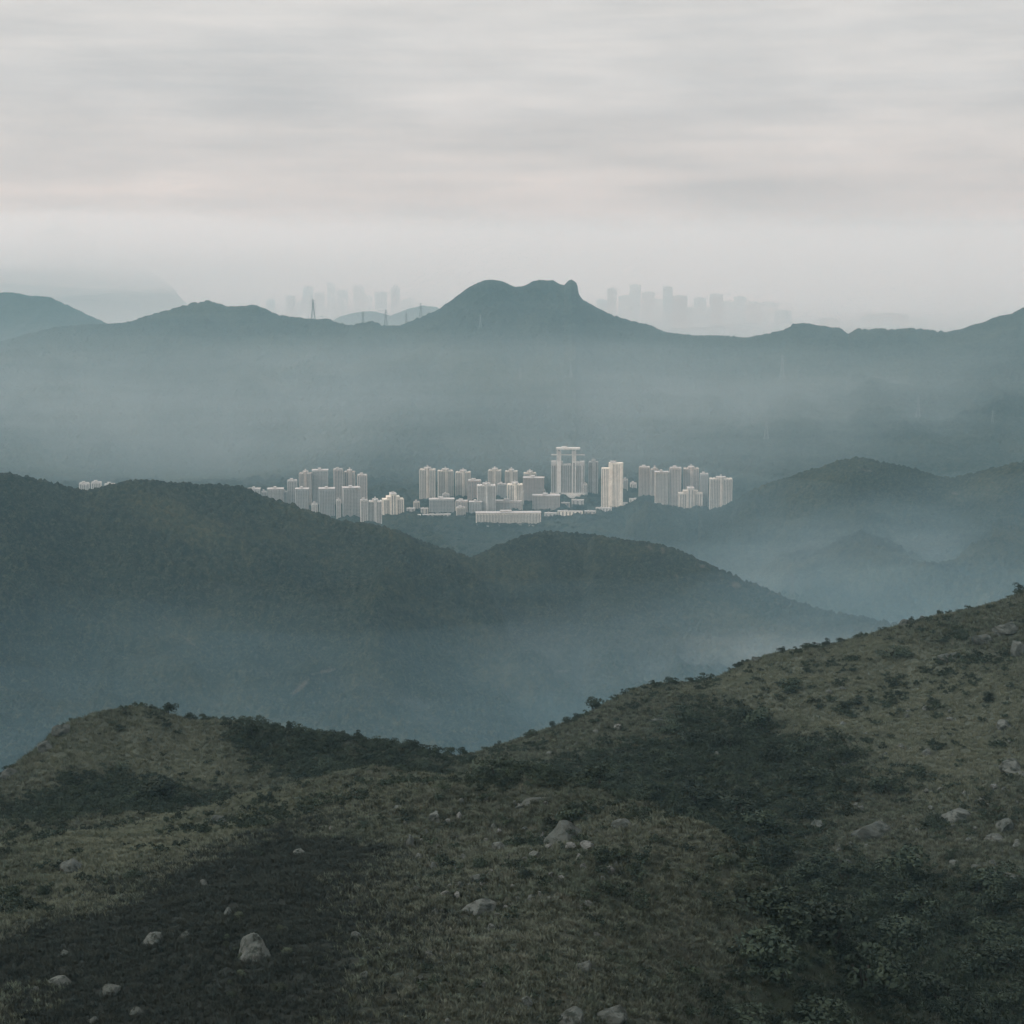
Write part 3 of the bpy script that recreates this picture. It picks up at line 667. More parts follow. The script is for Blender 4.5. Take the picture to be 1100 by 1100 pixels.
for r_ in [
 (272, 1030, 38, 36, 'large pale boulder among light bushes in the dark lower left slope'),
 (245, 984, 10, 14, 'small upright stone above the large boulder in the dark slope'),
 (165, 1014, 25, 13, 'low rounded grey boulder in the dark grass left of the large boulder'),
 (199, 1007, 12, 8, 'small dull stone between the low rounded boulder and the large one', 'rock_dark'),
 (69, 1029, 14, 10, 'small round stone near the upper edge of the dark slope at far left'),
 (66, 1060, 28, 15, 'slanting flat boulder at far left of the dark slope'),
 (37, 1067, 11, 8, 'small stone at the left end of the slanting flat boulder', 'rock_dark'),
 (119, 1067, 21, 15, 'round dull boulder right of the slanting flat boulder', 'rock_dark'),
 (147, 1091, 16, 15, 'upright boulder at the bottom edge left of the large boulder', 'rock_dark'),
 (100, 1098, 12, 7, 'small stone cut by the bottom edge at left', 'rock_dark'),
 (206, 1029, 11, 5, 'flat small stone below the low rounded boulder', 'rock_dark'),
 (322, 918, 15, 8, 'pale domed stone near the top of the dark slope'),
 (219, 951, 10, 6, 'small pale stone just below the lit grass edge', 'rock'),
 (355, 893, 6, 4, 'tiny pale stone at the top right corner of the dark slope', 'rock_pale'),
 (78, 934, 24, 13, 'dark rounded boulder in the lit grass at far left', 'rock_dark'),
 (466, 882, 20, 19, 'rounded upright boulder near the top of the knoll', 'rock'),
 (493, 880, 8, 8, 'small pale upright stone right of the knoll top boulder', 'rock_pale'),
 (428, 870, 10, 7, 'small stone left of the knoll top boulder'),
 (441, 911, 8, 13, 'narrow upright stone below and left of the knoll top boulder'),
 (450, 923, 10, 9, 'rounded stone below the narrow upright stone'),
 (466, 934, 9, 8, 'small rounded stone in the grass halfway down the knoll\'s left side'),
 (478, 965, 12, 10, 'pale blocky stone left of the long lichened boulder', 'rock_pale'),
 (491, 964, 8, 5, 'small flat stone touching the pale blocky stone', 'rock_pale'),
 (516, 980, 38, 20, 'long lichened boulder in the middle of the knoll slope', 'rock'),
 (535, 987, 14, 6, 'flat stone at the right foot of the long lichened boulder', 'rock'),
 (527, 1000, 13, 12, 'pointed triangular stone below the long lichened boulder', 'rock'),
 (536, 914, 17, 14, 'slanting grey boulder in the middle of the upper stone scatter', 'rock'),
 (574, 923, 15, 15, 'squarish boulder left below the dark outcrop', 'rock'),
 (583, 909, 8, 16, 'tall narrow pale stone against the dark outcrop', 'rock_pale'),
 (590, 913, 9, 6, 'small white stone at the foot of the dark outcrop', 'rock_pale'),
 (607, 903, 42, 27, 'largest dark blocky outcrop near the crest of the knoll', 'rock_dark'),
 (592, 884, 14, 4, 'pale ledge on the top left of the dark outcrop', 'rock_pale'),
 (613, 913, 13, 8, 'pale jagged stone below the right end of the dark outcrop', 'rock_pale'),
 (630, 912, 17, 9, 'broken pale stones right below the dark outcrop', 'rock_pale'),
 (626, 935, 10, 12, 'pale forked stone in the grass below the dark outcrop', 'rock_pale'),
 (653, 938, 17, 9, 'pale arched stone farthest right in the stone scatter', 'rock_pale'),
 (602, 945, 10, 5, 'low white stone left of the pale arched stone', 'rock_pale'),
 (570, 968, 9, 7, 'lone rounded stone right of the long lichened boulder'),
 (632, 973, 11, 8, 'lone pale stone on the right half of the knoll slope'),
 (512, 948, 21, 10, 'low mossy boulder above the long lichened boulder', 'rock_dark'),
 (628, 1041, 24, 12, 'half buried blue grey boulder on the lower knoll slope', 'rock_dark'),
 (566, 1080, 11, 12, 'small upright boulder left of the bottom edge pair', 'rock'),
 (614, 1101, 36, 20, 'left one of the boulder pair at the bottom edge', 'rock'),
 (658, 1096, 36, 22, 'right, darker one of the boulder pair at the bottom edge', 'rock_dark'),
 (383, 1009, 13, 9, 'pale pointed stone at the right border of the dark slope'),
 (391, 1050, 14, 8, 'dull stone below the pale pointed stone at the dark slope\'s border', 'rock_dark'),
 (450, 1055, 15, 6, 'flat dull stone alone on the lower middle slope', 'rock_dark'),
 (461, 1026, 11, 5, 'flat pale stone on the lower middle slope', 'rock'),
 (572, 862, 44, 9, 'long low ledge of rock behind the knoll crest', 'rock_dark'),
 (668, 888, 24, 14, 'rock outcrop on the right shoulder of the knoll', 'rock_dark'),
 (664, 784, 10, 6, 'small pale rock on the hillside left of the long pale ledge', 'rock_pale'),
 (702, 775, 34, 8, 'long pale ledge high on the hillside behind the knoll', 'rock'),
 (831, 703, 18, 12, 'dark skyline rock at the bend of the right hill', 'rock_dark'),
 (812, 711, 14, 8, 'lower dark skyline rock left of the bend of the right hill', 'rock_dark'),
 (972, 673, 12, 8, 'dark skyline boulder halfway up the right hill', 'rock_dark'),
 (992, 667, 13, 7, 'dark skyline boulder right of the halfway boulder', 'rock_dark'),
 (1054, 690, 22, 16, 'streaked grey crag below the upper right skyline', 'rock_dark'),
 (1094, 704, 20, 20, 'tall rounded crag cut by the right edge', 'rock'),
 (1080, 678, 34, 16, 'dark bulging crag between skyline and right edge', 'rock_dark'),
 (1020, 708, 34, 14, 'long dark crag left of the streaked grey crag', 'rock_dark'),
 (1078, 783, 18, 12, 'rounded grey boulder on the right slope near the edge', 'rock'),
 (996, 811, 11, 6, 'small pale stone on the open grass of the right slope', 'rock'),
 (1086, 828, 28, 17, 'large grey boulder at the right edge above the slab rocks', 'rock'),
 (1068, 848, 10, 7, 'small pale stone below the large right edge boulder', 'rock_pale'),
 (936, 897, 52, 26, 'large tilted streaked slab beside the gully thicket', 'rock_dark'),
 (878, 890, 18, 13, 'blue grey boulder left of the tilted slab, among bushes', 'rock'),
 (1026, 880, 40, 18, 'jagged grey outcrop on the right slope', 'rock'),
 (1080, 891, 22, 16, 'lumpy outcrop at the right, upper of the pair', 'rock'),
 (1070, 903, 28, 10, 'low ledge under the lumpy right outcrop', 'rock'),
 (1026, 929, 15, 6, 'low pale stone above the dark gully bushes', 'rock'),
 (1049, 933, 20, 7, 'arched pale stone above the dark gully bushes', 'rock'),
 (1088, 947, 22, 17, 'bulky blue grey boulder at the right edge above the gully', 'rock_dark'),
 (908, 930, 14, 7, 'low grey stone below the tilted slab', 'rock_dark'),
 (987, 923, 12, 5, 'low stone between the tilted slab and the arched pale stone', 'rock_dark'),
 (66, 789, 20, 17, 'dark crag on the left shoulder of the rounded hill', 'rock_dark'),
 (48, 806, 18, 12, 'lower dark crag on the left edge of the rounded hill', 'rock_dark'),
 (10, 834, 18, 10, 'lowest dark crag of the rounded hill at the left edge', 'rock_dark'),
 (236, 884, 30, 11, 'dull broken rock patch in the lit grass below the rounded hill', 'rock_dark'),
]: rock(*r_)
for (x, y, w, h) in [(482, 884, 7, 4), (458, 897, 6, 5), (453, 905, 5, 4), (483, 955, 6, 4), (509, 899, 8, 4), (548, 921, 7, 6), (622, 923, 6, 6), (592, 942, 5, 6), (571, 953, 6, 5), (623, 979, 7, 4), (512, 934, 8, 5), (527, 938, 8, 4),
                     (522, 905, 6, 4), (560, 906, 6, 4), (498, 925, 6, 4), (545, 944, 5, 4), (607, 930, 5, 4), (640, 924, 6, 4), (470, 912, 6, 4), (530, 890, 6, 4), (553, 865, 6, 4), (566, 868, 7, 4), (586, 866, 5, 4), (436, 886, 6, 4)]:
    rock(x, y, w, h, 'small pale stone in the loose scatter on the upper knoll slope', random.choice(('rock', 'rock_pale')), 'small scattered stones on the knoll')
for (x, y, w, h) in [(481, 1099, 8, 5), (494, 1029, 7, 4), (640, 1007, 13, 5), (420, 1018, 6, 4), (560, 1010, 7, 4), (600, 1055, 6, 4), (690, 1040, 7, 4), (520, 1060, 6, 4)]:
    rock(x, y, w, h, 'small stone lying alone low on the near knoll slope', 'rock', 'small stones low on the near slope')
for (x, y, w, h) in [(947, 936, 6, 4), (1078, 851, 6, 5), (1092, 910, 12, 6), (1098, 833, 10, 7), (905, 742, 8, 4), (890, 745, 10, 4), (1010, 850, 8, 4), (1040, 905, 8, 4), (970, 880, 7, 4), (1000, 870, 8, 4), (1055, 860, 6, 4), (770, 812, 6, 4), (735, 800, 7, 4), (1020, 775, 8, 4), (930, 790, 6, 4), (640, 788, 7, 4), (620, 800, 6, 3), (590, 812, 7, 4)]:
    rock(x, y, w, h, 'small grey stone on the open grass of the right hillside', 'rock', 'small stones on the right hillside')

for _ in range(70):
    x, y = random.gauss(545, 65), random.gauss(925, 42)
    if 420 < x < 690 and 862 < y < 1010: w = random.uniform(3.5, 8); rock(x, y, w, w * random.uniform(.5, .8), 'small pale stone in the loose scatter on the upper knoll slope', random.choice(('rock', 'rock', 'rock_pale', 'rock_dark')), 'small scattered stones on the knoll')
for _ in range(34):
    x, y = random.uniform(900, 1095), random.uniform(760, 945); w = random.uniform(4, 9); rock(x, y, w, w * random.uniform(.4, .7), 'small grey stone on the open grass of the right hillside', random.choice(('rock', 'rock_dark')), 'small stones on the right hillside')

# ------------------------------------------------------------------ shrubs
def leaves(n, lobes, size, seed):
    g = np.random.default_rng(seed); V = []; Fc = []
    L = []
    for _ in range(lobes):
        a = g.uniform(0, 6.28); d = g.uniform(0, .34) ** .8; L.append((math.cos(a) * d, math.sin(a) * d, g.uniform(.22, .68), g.uniform(.16, .30)))
    for i in range(n):
        cx, cy, cz, rr = L[g.integers(lobes)]
        v = g.normal(size=3); v /= np.linalg.norm(v); v[2] = abs(v[2]) * 1.0 if g.random() < .75 else v[2]
        p = np.array((cx, cy, cz)) + v * rr * g.uniform(.7, 1.08) * np.array((1, 1, .85))
        if p[2] < 0.02: p[2] = .02
        u = np.cross(v + g.normal(size=3) * .6, g.normal(size=3)); u /= np.linalg.norm(u); w = np.cross(u, v + g.normal(size=3) * .5); w /= np.linalg.norm(w)
        s = size * g.uniform(.6, 1.4); k = len(V)
        V += [tuple(p - u * s), tuple(p + w * s * .55), tuple(p + u * s), tuple(p - w * s * .55)]; Fc.append((k, k + 1, k + 2, k + 3))
    return V, Fc
def shrub_meshes(seed, matn):
    mb = MB(); mb.v, mb.f = leaves(950, 9, .042, seed)
    me = bpy.data.meshes.new('foliage'); me.from_pydata(mb.v, [], mb.f); me.materials.append(M[matn])
    s = MB(); rr = random.Random(seed)
    for _ in range(5): s.bar((rr.uniform(-.03, .03), rr.uniform(-.03, .03), -.15), (rr.uniform(-.25, .25), rr.uniform(-.25, .25), .5), .025)
    ms = bpy.data.meshes.new('stem'); ms.from_pydata(s.v, [], s.f); ms.materials.append(M['bark'])
    return me, ms
SH = {'leaf': [shrub_meshes(50 + i, 'leaf') for i in range(7)], 'leaf_pale': [shrub_meshes(80 + i, 'leaf_pale') for i in range(3)]}
nsh = 0
def shrub(x, y, w, h, label, group='shrubs on the hillside', leaf='leaf', name='shrub', cat='shrub', sink=.12):
    global nsh
    z = float(H0(np.array([x]), np.array([y]))[0])
    me, ms = random.choice(SH[leaf]); root = empty(name, (x, y, z - h * sink), random.uniform(0, 6.28), label=label, cat=cat, group=group); root.scale = (w, w, h)
    for nme, d in (('foliage', me), ('stem', ms)):
        o = bpy.data.objects.new(nme, d); C.objects.link(o); o.parent = root
    nsh += 1
def pshrub(px, py, w, h, label, **k):
    q = hit(px, py)
    while q is None and py < 900: py += 1; q = hit(px, py)
    s = q[3] / F; shrub(q[0], q[1], w * s * 1.25, h * s * 1.5, label, **k)
for a in [(182, 768, 14, 13, 'dark bush at the right end of the rounded hill\'s bare top'), (206, 770, 11, 10, 'lone round bush on the skyline right of the rounded hill\'s top'), (218, 770, 11, 7, 'low bush beside the lone round skyline bush'),
          (175, 858, 40, 20, 'broad dark bush in the hollow below the rounded hill'), (143, 860, 18, 12, 'small bush left of the broad dark bush in the hollow'),
          (144, 946, 17, 14, 'lone dark bush in the lit grass above the dark slope'), (50, 962, 16, 13, 'round bush in the lit grass near the left edge'), (122, 828, 26, 9, 'low spreading bush on the face of the rounded hill'), (128, 786, 9, 6, 'tiny bush near the top of the rounded hill'),
          (75, 842, 14, 14, 'bush with an upright tip in the left hollow'), (12, 978, 30, 26, 'big dark bush cut by the left edge'), (278, 920, 10, 6, 'small bush at the border of the dark slope'),
          (951, 852, 26, 19, 'round dark bush alone on the right hand grass slope'), (990, 838, 14, 14, 'small upright bush right of the round dark bush'), (611, 889, 26, 18, 'dark bush growing behind the largest outcrop'), (472, 860, 12, 8, 'spiky little bush on the knoll top'),
          (906, 876, 20, 16, 'dark bush between the blue grey boulder and the tilted slab'), (870, 880, 26, 16, 'dark bush above the blue grey boulder'), (715, 938, 10, 12, 'thin upright bush on the knoll\'s right flank'),
          (887, 694, 7, 9, 'tiny lone tree on the skyline of the right hill'), (905, 689, 10, 6, 'low skyline bush right of the tiny lone tree'), (840, 698, 8, 8, 'small bush on the dark skyline rock'), (1008, 660, 8, 7, 'small skyline bush high on the right hill'), (1096, 634, 12, 10, 'bush on the skyline at the right edge'),
          (640, 762, 20, 14, 'dark bush on the left skyline of the hillside behind the knoll'), (622, 771, 10, 8, 'small bush left of the dark skyline bush'), (722, 734, 16, 8, 'low skyline bush at the hillside\'s shoulder'), (757, 731, 18, 10, 'dark skyline bush right of the shoulder'),
          (848, 742, 24, 12, 'dark bush on the face of the right hill'), (960, 705, 30, 9, 'spreading bush below the right skyline'), (860, 812, 30, 18, 'broad bush at the top of the slope thicket'), (1020, 925, 10, 9, 'small bush by the arched pale stone'), (1060, 755, 12, 9, 'small bush on the open right slope'), (921, 757, 12, 9, 'small bush in the middle of the open right slope'), (1000, 757, 10, 8, 'tiny bush right of the middle of the open right slope'),
          (560, 945, 22, 12, 'dark low bush amid the stone scatter'), (930, 765, 8, 6, 'tiny low bush in the middle of the open right slope')]:
    pshrub(*a)
def scatter(poly, n, lo, hi, label, grp, leaf='leaf', mind=.55, **kw):
    xs = [p[0] for p in poly]; ys = [p[1] for p in poly]; pts = []; t = 0
    while len(pts) < n and t < n * 60:
        t += 1; x = random.uniform(min(xs), max(xs)); y = random.uniform(min(ys), max(ys))
        if not inpoly(np.array([x]), np.array([y]), poly)[0]: continue
        s = random.uniform(lo, hi)
        if any(math.hypot(x - a, y - b) < (s + c) * mind * .5 for a, b, c in pts): continue
        pts.append((x, y, s))
    for x, y, s in pts: shrub(x, y, s * random.uniform(.9, 1.4), s * random.uniform(.7, 1.2), label, group=grp, leaf=leaf, **kw)
scatter(TW['crest'], 30, 3, 6, 'dark shrub in the band of trees along the rounded hill\'s right crest', 'shrubs along the rounded hill crest')
for i in range(20):
    px = 262 + i * 12.2 + random.uniform(-3, 3); yy = np.interp(px, [262, 330, 380, 430, 470, 512], [776, 787, 792, 800, 810, 809])
    pshrub(px, yy + 2, random.uniform(9, 18), random.uniform(6, 12), 'dark shrub on the skyline of the rounded hill\'s right crest', group='skyline shrubs of the rounded hill')
scatter(TW['hollow'], 18, 2.5, 5, 'dark shrub in the hollow between the rounded hill and the lit grass', 'shrubs in the left hollow')
scatter(TW['slope'], 68, 4, 8.5, 'dark shrub in the thicket behind the knoll on the right hillside', 'shrubs of the hillside thicket')
scatter(TW['gully'], 74, 4, 9, 'dark shrub in the dense thicket filling the gully at bottom right', 'shrubs of the gully thicket')
PALE = world_poly([(742, 918), (790, 914), (828, 948), (815, 972), (765, 985), (725, 955)])
scatter(PALE, 20, 1.2, 3.0, 'pale green shrub in the light patch on the knoll\'s right flank', 'pale shrubs on the knoll flank', 'leaf_pale', .4)
scatter(world_poly([(235, 985), (300, 975), (310, 1020), (320, 1095), (240, 1095), (245, 1040)]), 12, .9, 2.0, 'pale shrub around the large boulder in the dark slope', 'pale shrubs round the large boulder', 'leaf_pale', .7)
SKY = [(640, 757), (690, 734), (755, 728), (800, 709), (860, 695), (940, 677), (1010, 658), (1100, 632)]
for i in range(14):
    px = random.uniform(560, 1098); yy = np.interp(px, [560, 600, 625] + [a for a, _ in SKY], [790, 776, 767] + [b for _, b in SKY])
    pshrub(px, yy + 2, random.uniform(5, 14), random.uniform(4, 8), 'small dark shrub along the skyline of the right hillside', group='skyline shrubs of the right hillside')

# ------------------------------------------------------------------ uncountable cover: grass and undergrowth
def instancer(name, pts, rot, scl, src, label):
    me = bpy.data.meshes.new(name); me.vertices.add(len(pts)); me.vertices.foreach_set('co', pts.astype(np.float32).ravel())
    a = me.attributes.new('rz', 'FLOAT', 'POINT'); a.data.foreach_set('value', rot.astype(np.float32))
    a = me.attributes.new('sc', 'FLOAT', 'POINT'); a.data.foreach_set('value', scl.astype(np.float32))
    o = bpy.data.objects.new(name, me); C.objects.link(o); tag(o, label, kind='stuff')
    ng = bpy.data.node_groups.new(name, 'GeometryNodeTree'); ng.interface.new_socket('Geometry', in_out='INPUT', socket_type='NodeSocketGeometry'); ng.interface.new_socket('Geometry', in_out='OUTPUT', socket_type='NodeSocketGeometry')
    gi = ng.nodes.new('NodeGroupInput'); go = ng.nodes.new('NodeGroupOutput'); ip = ng.nodes.new('GeometryNodeInstanceOnPoints')
    oi = ng.nodes.new('GeometryNodeObjectInfo'); oi.inputs['Object'].default_value = src; oi.inputs['As Instance'].default_value = True
    n1 = ng.nodes.new('GeometryNodeInputNamedAttribute'); n1.inputs['Name'].default_value = 'rz'; n2 = ng.nodes.new('GeometryNodeInputNamedAttribute'); n2.inputs['Name'].default_value = 'sc'
    cx = ng.nodes.new('ShaderNodeCombineXYZ')
    l = ng.links.new
    l(gi.outputs[0], ip.inputs['Points']); l(oi.outputs['Geometry'], ip.inputs['Instance']); l(n1.outputs[0], cx.inputs[2]); l(cx.outputs[0], ip.inputs['Rotation']); l(n2.outputs[0], ip.inputs['Scale']); l(ip.outputs[0], go.inputs[0])
    md = o.modifiers.new('cover', 'NODES'); md.node_group = ng
    return o
def tuft(name, nb, m_, seed, h=1.0, w=.05):
    g = random.Random(seed); V = []; Fc = []
    for _ in range(nb):
        a = g.uniform(0, 6.28); d = g.uniform(0, .45); x, y = math.cos(a) * d, math.sin(a) * d; l = g.uniform(.2, .6); hh = h * g.uniform(.4, 1.0); t = g.uniform(0, 3.14); ux, uy = math.cos(t) * w, math.sin(t) * w; k = len(V)
        bx, by = x + math.cos(a) * l * .4, y + math.sin(a) * l * .4; ex, ey = x + math.cos(a) * l, y + math.sin(a) * l
        V += [(x - ux, y - uy, -.1), (x + ux, y + uy, -.1), (bx - ux, by - uy, hh * .65), (bx + ux, by + uy, hh * .65), (ex, ey, hh)]; Fc += [(k, k + 1, k + 3, k + 2), (k + 2, k + 3, k + 4)]
    me = bpy.data.meshes.new(name); me.from_pydata(V, [], Fc); me.materials.append(m_)
    return me
def stuff_src(name, me, label):
    # the source itself lies on the hillside as one more clump
    o = bpy.data.objects.new(name, me); C.objects.link(o); x, y = random.uniform(-30, 30), random.uniform(255, 285)
    o.location = (x, y, float(H0(np.array([x]), np.array([y]))[0])); o.scale = (.8,) * 3; return tag(o, label, kind='stuff')
def polar_pts(n, r0, r1, b0=-18, b1=18):
    b = rng.uniform(R(b0), R(b1), n); r = np.sqrt(rng.uniform(0, 1, n) * (r1 * r1 - r0 * r0) + r0 * r0)
    # keep more where near: thin out with range
    return r * np.sin(b), r * np.cos(b), r
X, Y, r = polar_pts(330000, 170, 640); keep = rng.random(len(X)) < np.clip((300 / r) ** 1.1, .3, 1); X, Y, r = X[keep], Y[keep], r[keep]
shd_m = soft(X, Y, SHADE_GRASS, 12, 14); th = np.zeros_like(X)
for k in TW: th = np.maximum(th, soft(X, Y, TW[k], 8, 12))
pp = fbm(X, Y, 14, 3); isd = rng.random(len(X)) < shd_m; ism = (rng.random(len(X)) < meadow(X, Y)) & ~isd; ok = (rng.random(len(X)) > th * .8)
for nm, msk, mt, lb, s0, s1 in (('grass', ok & ism, M['meadow'], 'lighter olive grass of the open meadow patches', .35, .8), ('grass', ok & ~isd & ~ism, M['grass'], 'olive brown grass covering the open hillside', .45, .95), ('grass', ok & isd, M['shade_grass'], 'dark grass with painted shade covering the lower left slope', .4, .85)):
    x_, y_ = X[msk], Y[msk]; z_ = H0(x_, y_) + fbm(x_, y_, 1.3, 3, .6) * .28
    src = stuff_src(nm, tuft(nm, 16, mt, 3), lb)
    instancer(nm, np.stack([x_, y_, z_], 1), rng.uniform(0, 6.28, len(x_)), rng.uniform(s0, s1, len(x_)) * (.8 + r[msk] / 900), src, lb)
X, Y, r = polar_pts(90000, 190, 650); th = np.zeros_like(X)
for k in TW: th = np.maximum(th, soft(X, Y, TW[k], 10, 16))
pn = fbm(X + 500, Y, 20, 4)
ok = (rng.random(len(X)) < th * .55) | ((pn > .26) & (rng.random(len(X)) < .22)) | (rng.random(len(X)) < .02)
ok &= ~(soft(X, Y, SHADE_GRASS, 8, 8) > .3)
x_, y_ = X[ok], Y[ok]; V, Fc = leaves(170, 5, .085, 5); me = bpy.data.meshes.new('undergrowth'); me.from_pydata(V, [], Fc); me.materials.append(M['leaf'])
src = stuff_src('undergrowth', me, 'low dark undergrowth spread through the thickets')
instancer('undergrowth', np.stack([x_, y_, H0(x_, y_) - .1], 1), rng.uniform(0, 6.28, len(x_)), rng.uniform(.6, 1, len(x_)) ** 2 * 2.8, src, 'low dark undergrowth spread through the thickets')

V, Fc = leaves(260, 6, .085, 9); me = bpy.data.meshes.new('woods'); me.from_pydata(V, [], Fc); me.materials.append(M['leaf'])
wp = []
for (x, y, w_, D_, gz_) in FEET:
    fx, fy = x / math.hypot(x, y), y / math.hypot(x, y)
    for _ in range(int(w_ / 3.2) + 2):
        u = random.uniform(-.6, .6) * w_; v = D_ / 2 + random.uniform(5, 22); wp.append((x + u * fy - v * fx, y - u * fx - v * fy, gz_ - 4))
for _ in range(900):
    a = random.uniform(200, 800); r_ = random.uniform(3450, 4150); b_, _s = ray(a, 550); x, y = r_ * math.sin(b_), r_ * math.cos(b_)
    if all(math.hypot(x - q[0], y - q[1]) > q[2] * .5 + 14 for q in FEET): wp.append((x, y, GZ - 3))
wp = np.array(wp)
o = bpy.data.objects.new('woods', me); C.objects.link(o); o.location = (wp[0][0] + 6, wp[0][1] - 4, wp[0][2]); o.scale = (12, 12, 12); tag(o, 'dark trees massed round the feet of the housing towers', kind='stuff')
ig = instancer('woods', wp, rng.uniform(0, 6.28, len(wp)), rng.uniform(8, 15, len(wp)), o, 'dark trees massed round the feet of the housing towers')

# ------------------------------------------------------------------ air
def volume(name, label, verts_obj, col, dens, aniso=.2):
    m = bpy.data.materials.new(name); m.use_nodes = True; nt = m.node_tree; nt.nodes.remove(nt.nodes['Principled BSDF'])
    v = nt.nodes.new('ShaderNodeVolumePrincipled'); v.inputs['Color'].default_value = (*col, 1); v.inputs['Absorption Color'].default_value = (1, 1, 1, 1); v.inputs['Density'].default_value = dens; v.inputs['Anisotropy'].default_value = aniso
    nt.links.new(v.outputs[0], nt.nodes['Material Output'].inputs['Volume'])
    verts_obj.data.materials.append(m); tag(verts_obj, label, kind='stuff'); return verts_obj
def boxobj(name, x0, x1, y0, y1, z0, z1):
    mb = MB(); mb.box(x0, x1, y0, y1, z0, z1); me = bpy.data.meshes.new(name); me.from_pydata(mb.v, [], mb.f); o = bpy.data.objects.new(name, me); C.objects.link(o); return o
def lens(name, c, rad, rz=0, seed=0, wob=.25):
    bm = bmesh.new(); bmesh.ops.create_icosphere(bm, subdivisions=5, radius=1); 
    for v in bm.verts:
        k = 1 + wob * float(fbm(np.array([v.co.x * 3 + seed * 7]), np.array([v.co.y * 3 + v.co.z + seed * 3]), 1, 3)[0]); v.co = v.co * k
    me = bpy.data.meshes.new(name); bm.to_mesh(me); bm.free(); o = bpy.data.objects.new(name, me); C.objects.link(o)
    me.polygons.foreach_set('use_smooth', np.ones(len(me.polygons), bool))
    o.location = c; o.scale = rad; o.rotation_euler = (0, 0, rz); return o
HZ = (.52, .87, 1.0)
volume('haze', 'thin blue grey haze filling the whole view', boxobj('haze', -26000, 26000, -2500, 40000, -3, 860), HZ, 6.6e-5)
def bank(label, c, rad, col, dens, n=6, rz=0, seed=0, wob=.35, lo=.45, hi=1.25, name='mist'):
    # a bank that thins outwards: closed shells, each adding its share of the density
    for i in range(n):
        k = lo + (hi - lo) * i / (n - 1)
        kz = k
        o = lens(name, (c[0] + rad[0] * .06 * math.sin(seed + i * 2), c[1], c[2]), (rad[0] * k, rad[1] * (.7 + .3 * k), rad[2] * kz), rz, seed + i, wob)
        volume(name, label, o, col, dens / n)
bank('blue mist lying in the valley behind the grassy foreground', (-100, 1420, 40), (1300, 560, 165), (.50, .84, 1), 1.2e-3, 10, 0, 1, .7, lo=.2, hi=1.5)
bank('mist drifting in the side valley at right', (950, 2200, 60), (800, 900, 160), (.54, .85, 1), 7e-4, 6, -.3, 20, .6, lo=.3, hi=1.4)
bank('pale mist bank lying against the foot of the long ridge', (-1100, 5020, 75), (3300, 480, 205), (.80, .95, 1), 1.1e-3, 11, 0, 40, .75, lo=.15, hi=1.75)
bank('thin mist hanging just behind the housing towers', (-500, 4560, 60), (2700, 260, 80), (.75, .93, 1), 5e-4, 4, 0, 110, .5, lo=.35, hi=1.3)
bank('pale wisp of mist on the right foot of the round forested hill', (215, 1900, 140), (260, 110, 42), (.95, .97, .96), 1.6e-3, 4, .1, 80, .8, lo=.3, hi=1.3)
bank('small wisp of mist low on the long dark ridge', (-195, 1690, 160), (110, 50, 26), (.95, .97, .96), 2.2e-3, 3, -.4, 90, .8, lo=.3, hi=1.2)
bank('drifting wisp of mist on the slope of the right mountain', (690, 2720, 130), (420, 150, 40), (.75, .93, 1), 9e-4, 4, .35, 100, .8, lo=.3, hi=1.3)
for i, (zt_, dn) in enumerate(((200, .8), (400, .6), (580, .6), (700, .6), (790, .6), (850, .6))):
    volume('mist', 'pale mist over the far harbour and city', boxobj('mist', -25000 + i, 25000 - i, 8900 + i * 550, 38500 - i, -2 + i * .1, zt_), (1, .97, .94), dn * .72e-4)
bank('low cloud wrapping the island mountain top', (-4300, 14100, 570), (3600, 2100, 215), (1, .98, .96), 1.8e-3, 8, 0, 60, .8, lo=.15, hi=1.4, name='cloud')

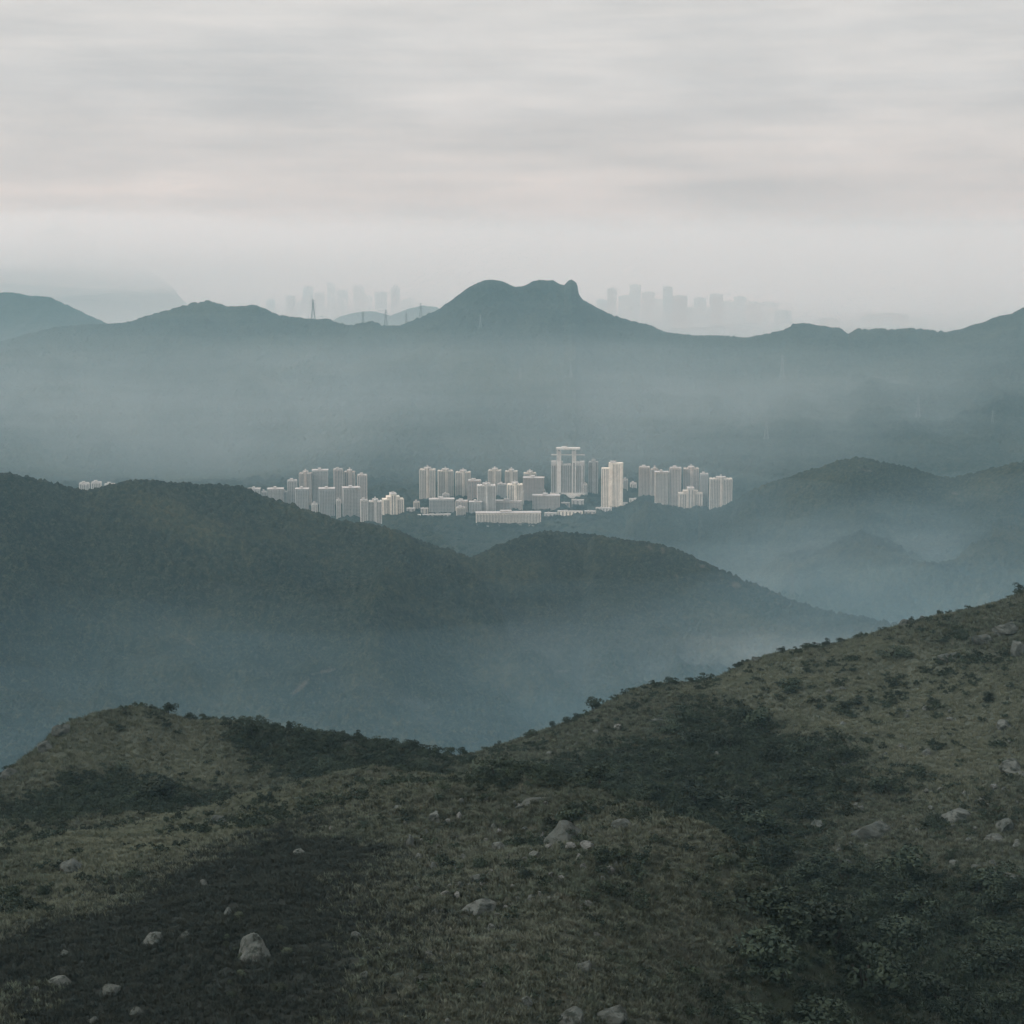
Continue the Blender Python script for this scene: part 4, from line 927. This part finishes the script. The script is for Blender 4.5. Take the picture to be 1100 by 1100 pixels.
# ------------------------------------------------------------------ sky and sun
SUN_EL, SUN_AZ = R(34), R(248)          # behind the camera, to the left
w = bpy.data.worlds.new('World'); sc.world = w; w.use_nodes = True; nt = w.node_tree; bg = nt.nodes['Background']
sky = N(nt, 'ShaderNodeTexSky', sky_type='NISHITA', sun_disc=False, sun_elevation=SUN_EL, sun_rotation=SUN_AZ, dust_density=4)
tc = N(nt, 'ShaderNodeTexCoord').outputs['Generated']
sx = N(nt, 'ShaderNodeSeparateXYZ'); nt.links.new(tc, sx.inputs[0])
mp = N(nt, 'ShaderNodeMapping'); mp.inputs['Scale'].default_value = (4.2, 4.2, 22); nt.links.new(tc, mp.inputs[0])
c1 = noise(nt, mp.outputs[0], 1.6, 6, .55, .32, .68)
mp2 = N(nt, 'ShaderNodeMapping'); mp2.inputs['Scale'].default_value = (3.2, 3.2, 70); mp2.inputs['Location'].default_value = (3, 1, 2); nt.links.new(tc, mp2.inputs[0])
c2 = noise(nt, mp2.outputs[0], 1.5, 5, .6, .35, .7)
ramp = N(nt, 'ShaderNodeValToRGB'); nt.links.new(sx.outputs[2], ramp.inputs[0])
el = ramp.color_ramp.elements; el[0].position = 0; el[0].color = (5.75, 5.25, 5.0, 1); el[1].position = 1; el[1].color = (10, 10.1, 10.1, 1)
for p_, c_ in ((.05, (5.8, 5.55, 5.4, 1)), (.085, (5.65, 5.6, 5.55, 1)), (.14, (5.6, 5.55, 5.45, 1)), (.35, (8, 8, 8, 1))):
    e = ramp.color_ramp.elements.new(p_); e.color = c_
cl = mix(nt, c1, (.84, .855, .87), (1.10, 1.09, 1.08)); cl = mix(nt, 1.0, ramp.outputs[0], cl, 'MULTIPLY')
cl2 = mix(nt, c2, (.96, .965, .97), (1.07, 1.055, 1.04)); cl = mix(nt, 1.0, cl, cl2, 'MULTIPLY')
nt.links.new(mix(nt, .93, sky.outputs[0], cl), bg.inputs[0]); bg.inputs[1].default_value = .12
sd = bpy.data.lights.new('sun', 'SUN'); sd.energy = 1.8; sd.angle = R(7); sd.color = (1, .975, .94)
so = bpy.data.objects.new('sun', sd); C.objects.link(so)
# direction towards the sun: azimuth clockwise from +Y
dx, dy, dz = math.sin(SUN_AZ) * math.cos(SUN_EL), math.cos(SUN_AZ) * math.cos(SUN_EL), math.sin(SUN_EL)
from mathutils import Vector
so.rotation_euler = Vector((dx, dy, dz)).to_track_quat('Z', 'Y').to_euler()

sc.render.engine = 'CYCLES'; cy = sc.cycles
cy.use_denoising = True; cy.use_adaptive_sampling = True; cy.adaptive_threshold = .03; cy.max_bounces = 6; cy.diffuse_bounces = 2; cy.glossy_bounces = 2; cy.volume_bounces = 2; cy.transparent_max_bounces = 32; cy.transmission_bounces = 2
cy.caustics_reflective = False; cy.caustics_refractive = False
vs = sc.view_settings; vs.view_transform = 'Standard'; vs.look = 'None'; vs.exposure = 0; vs.gamma = 1
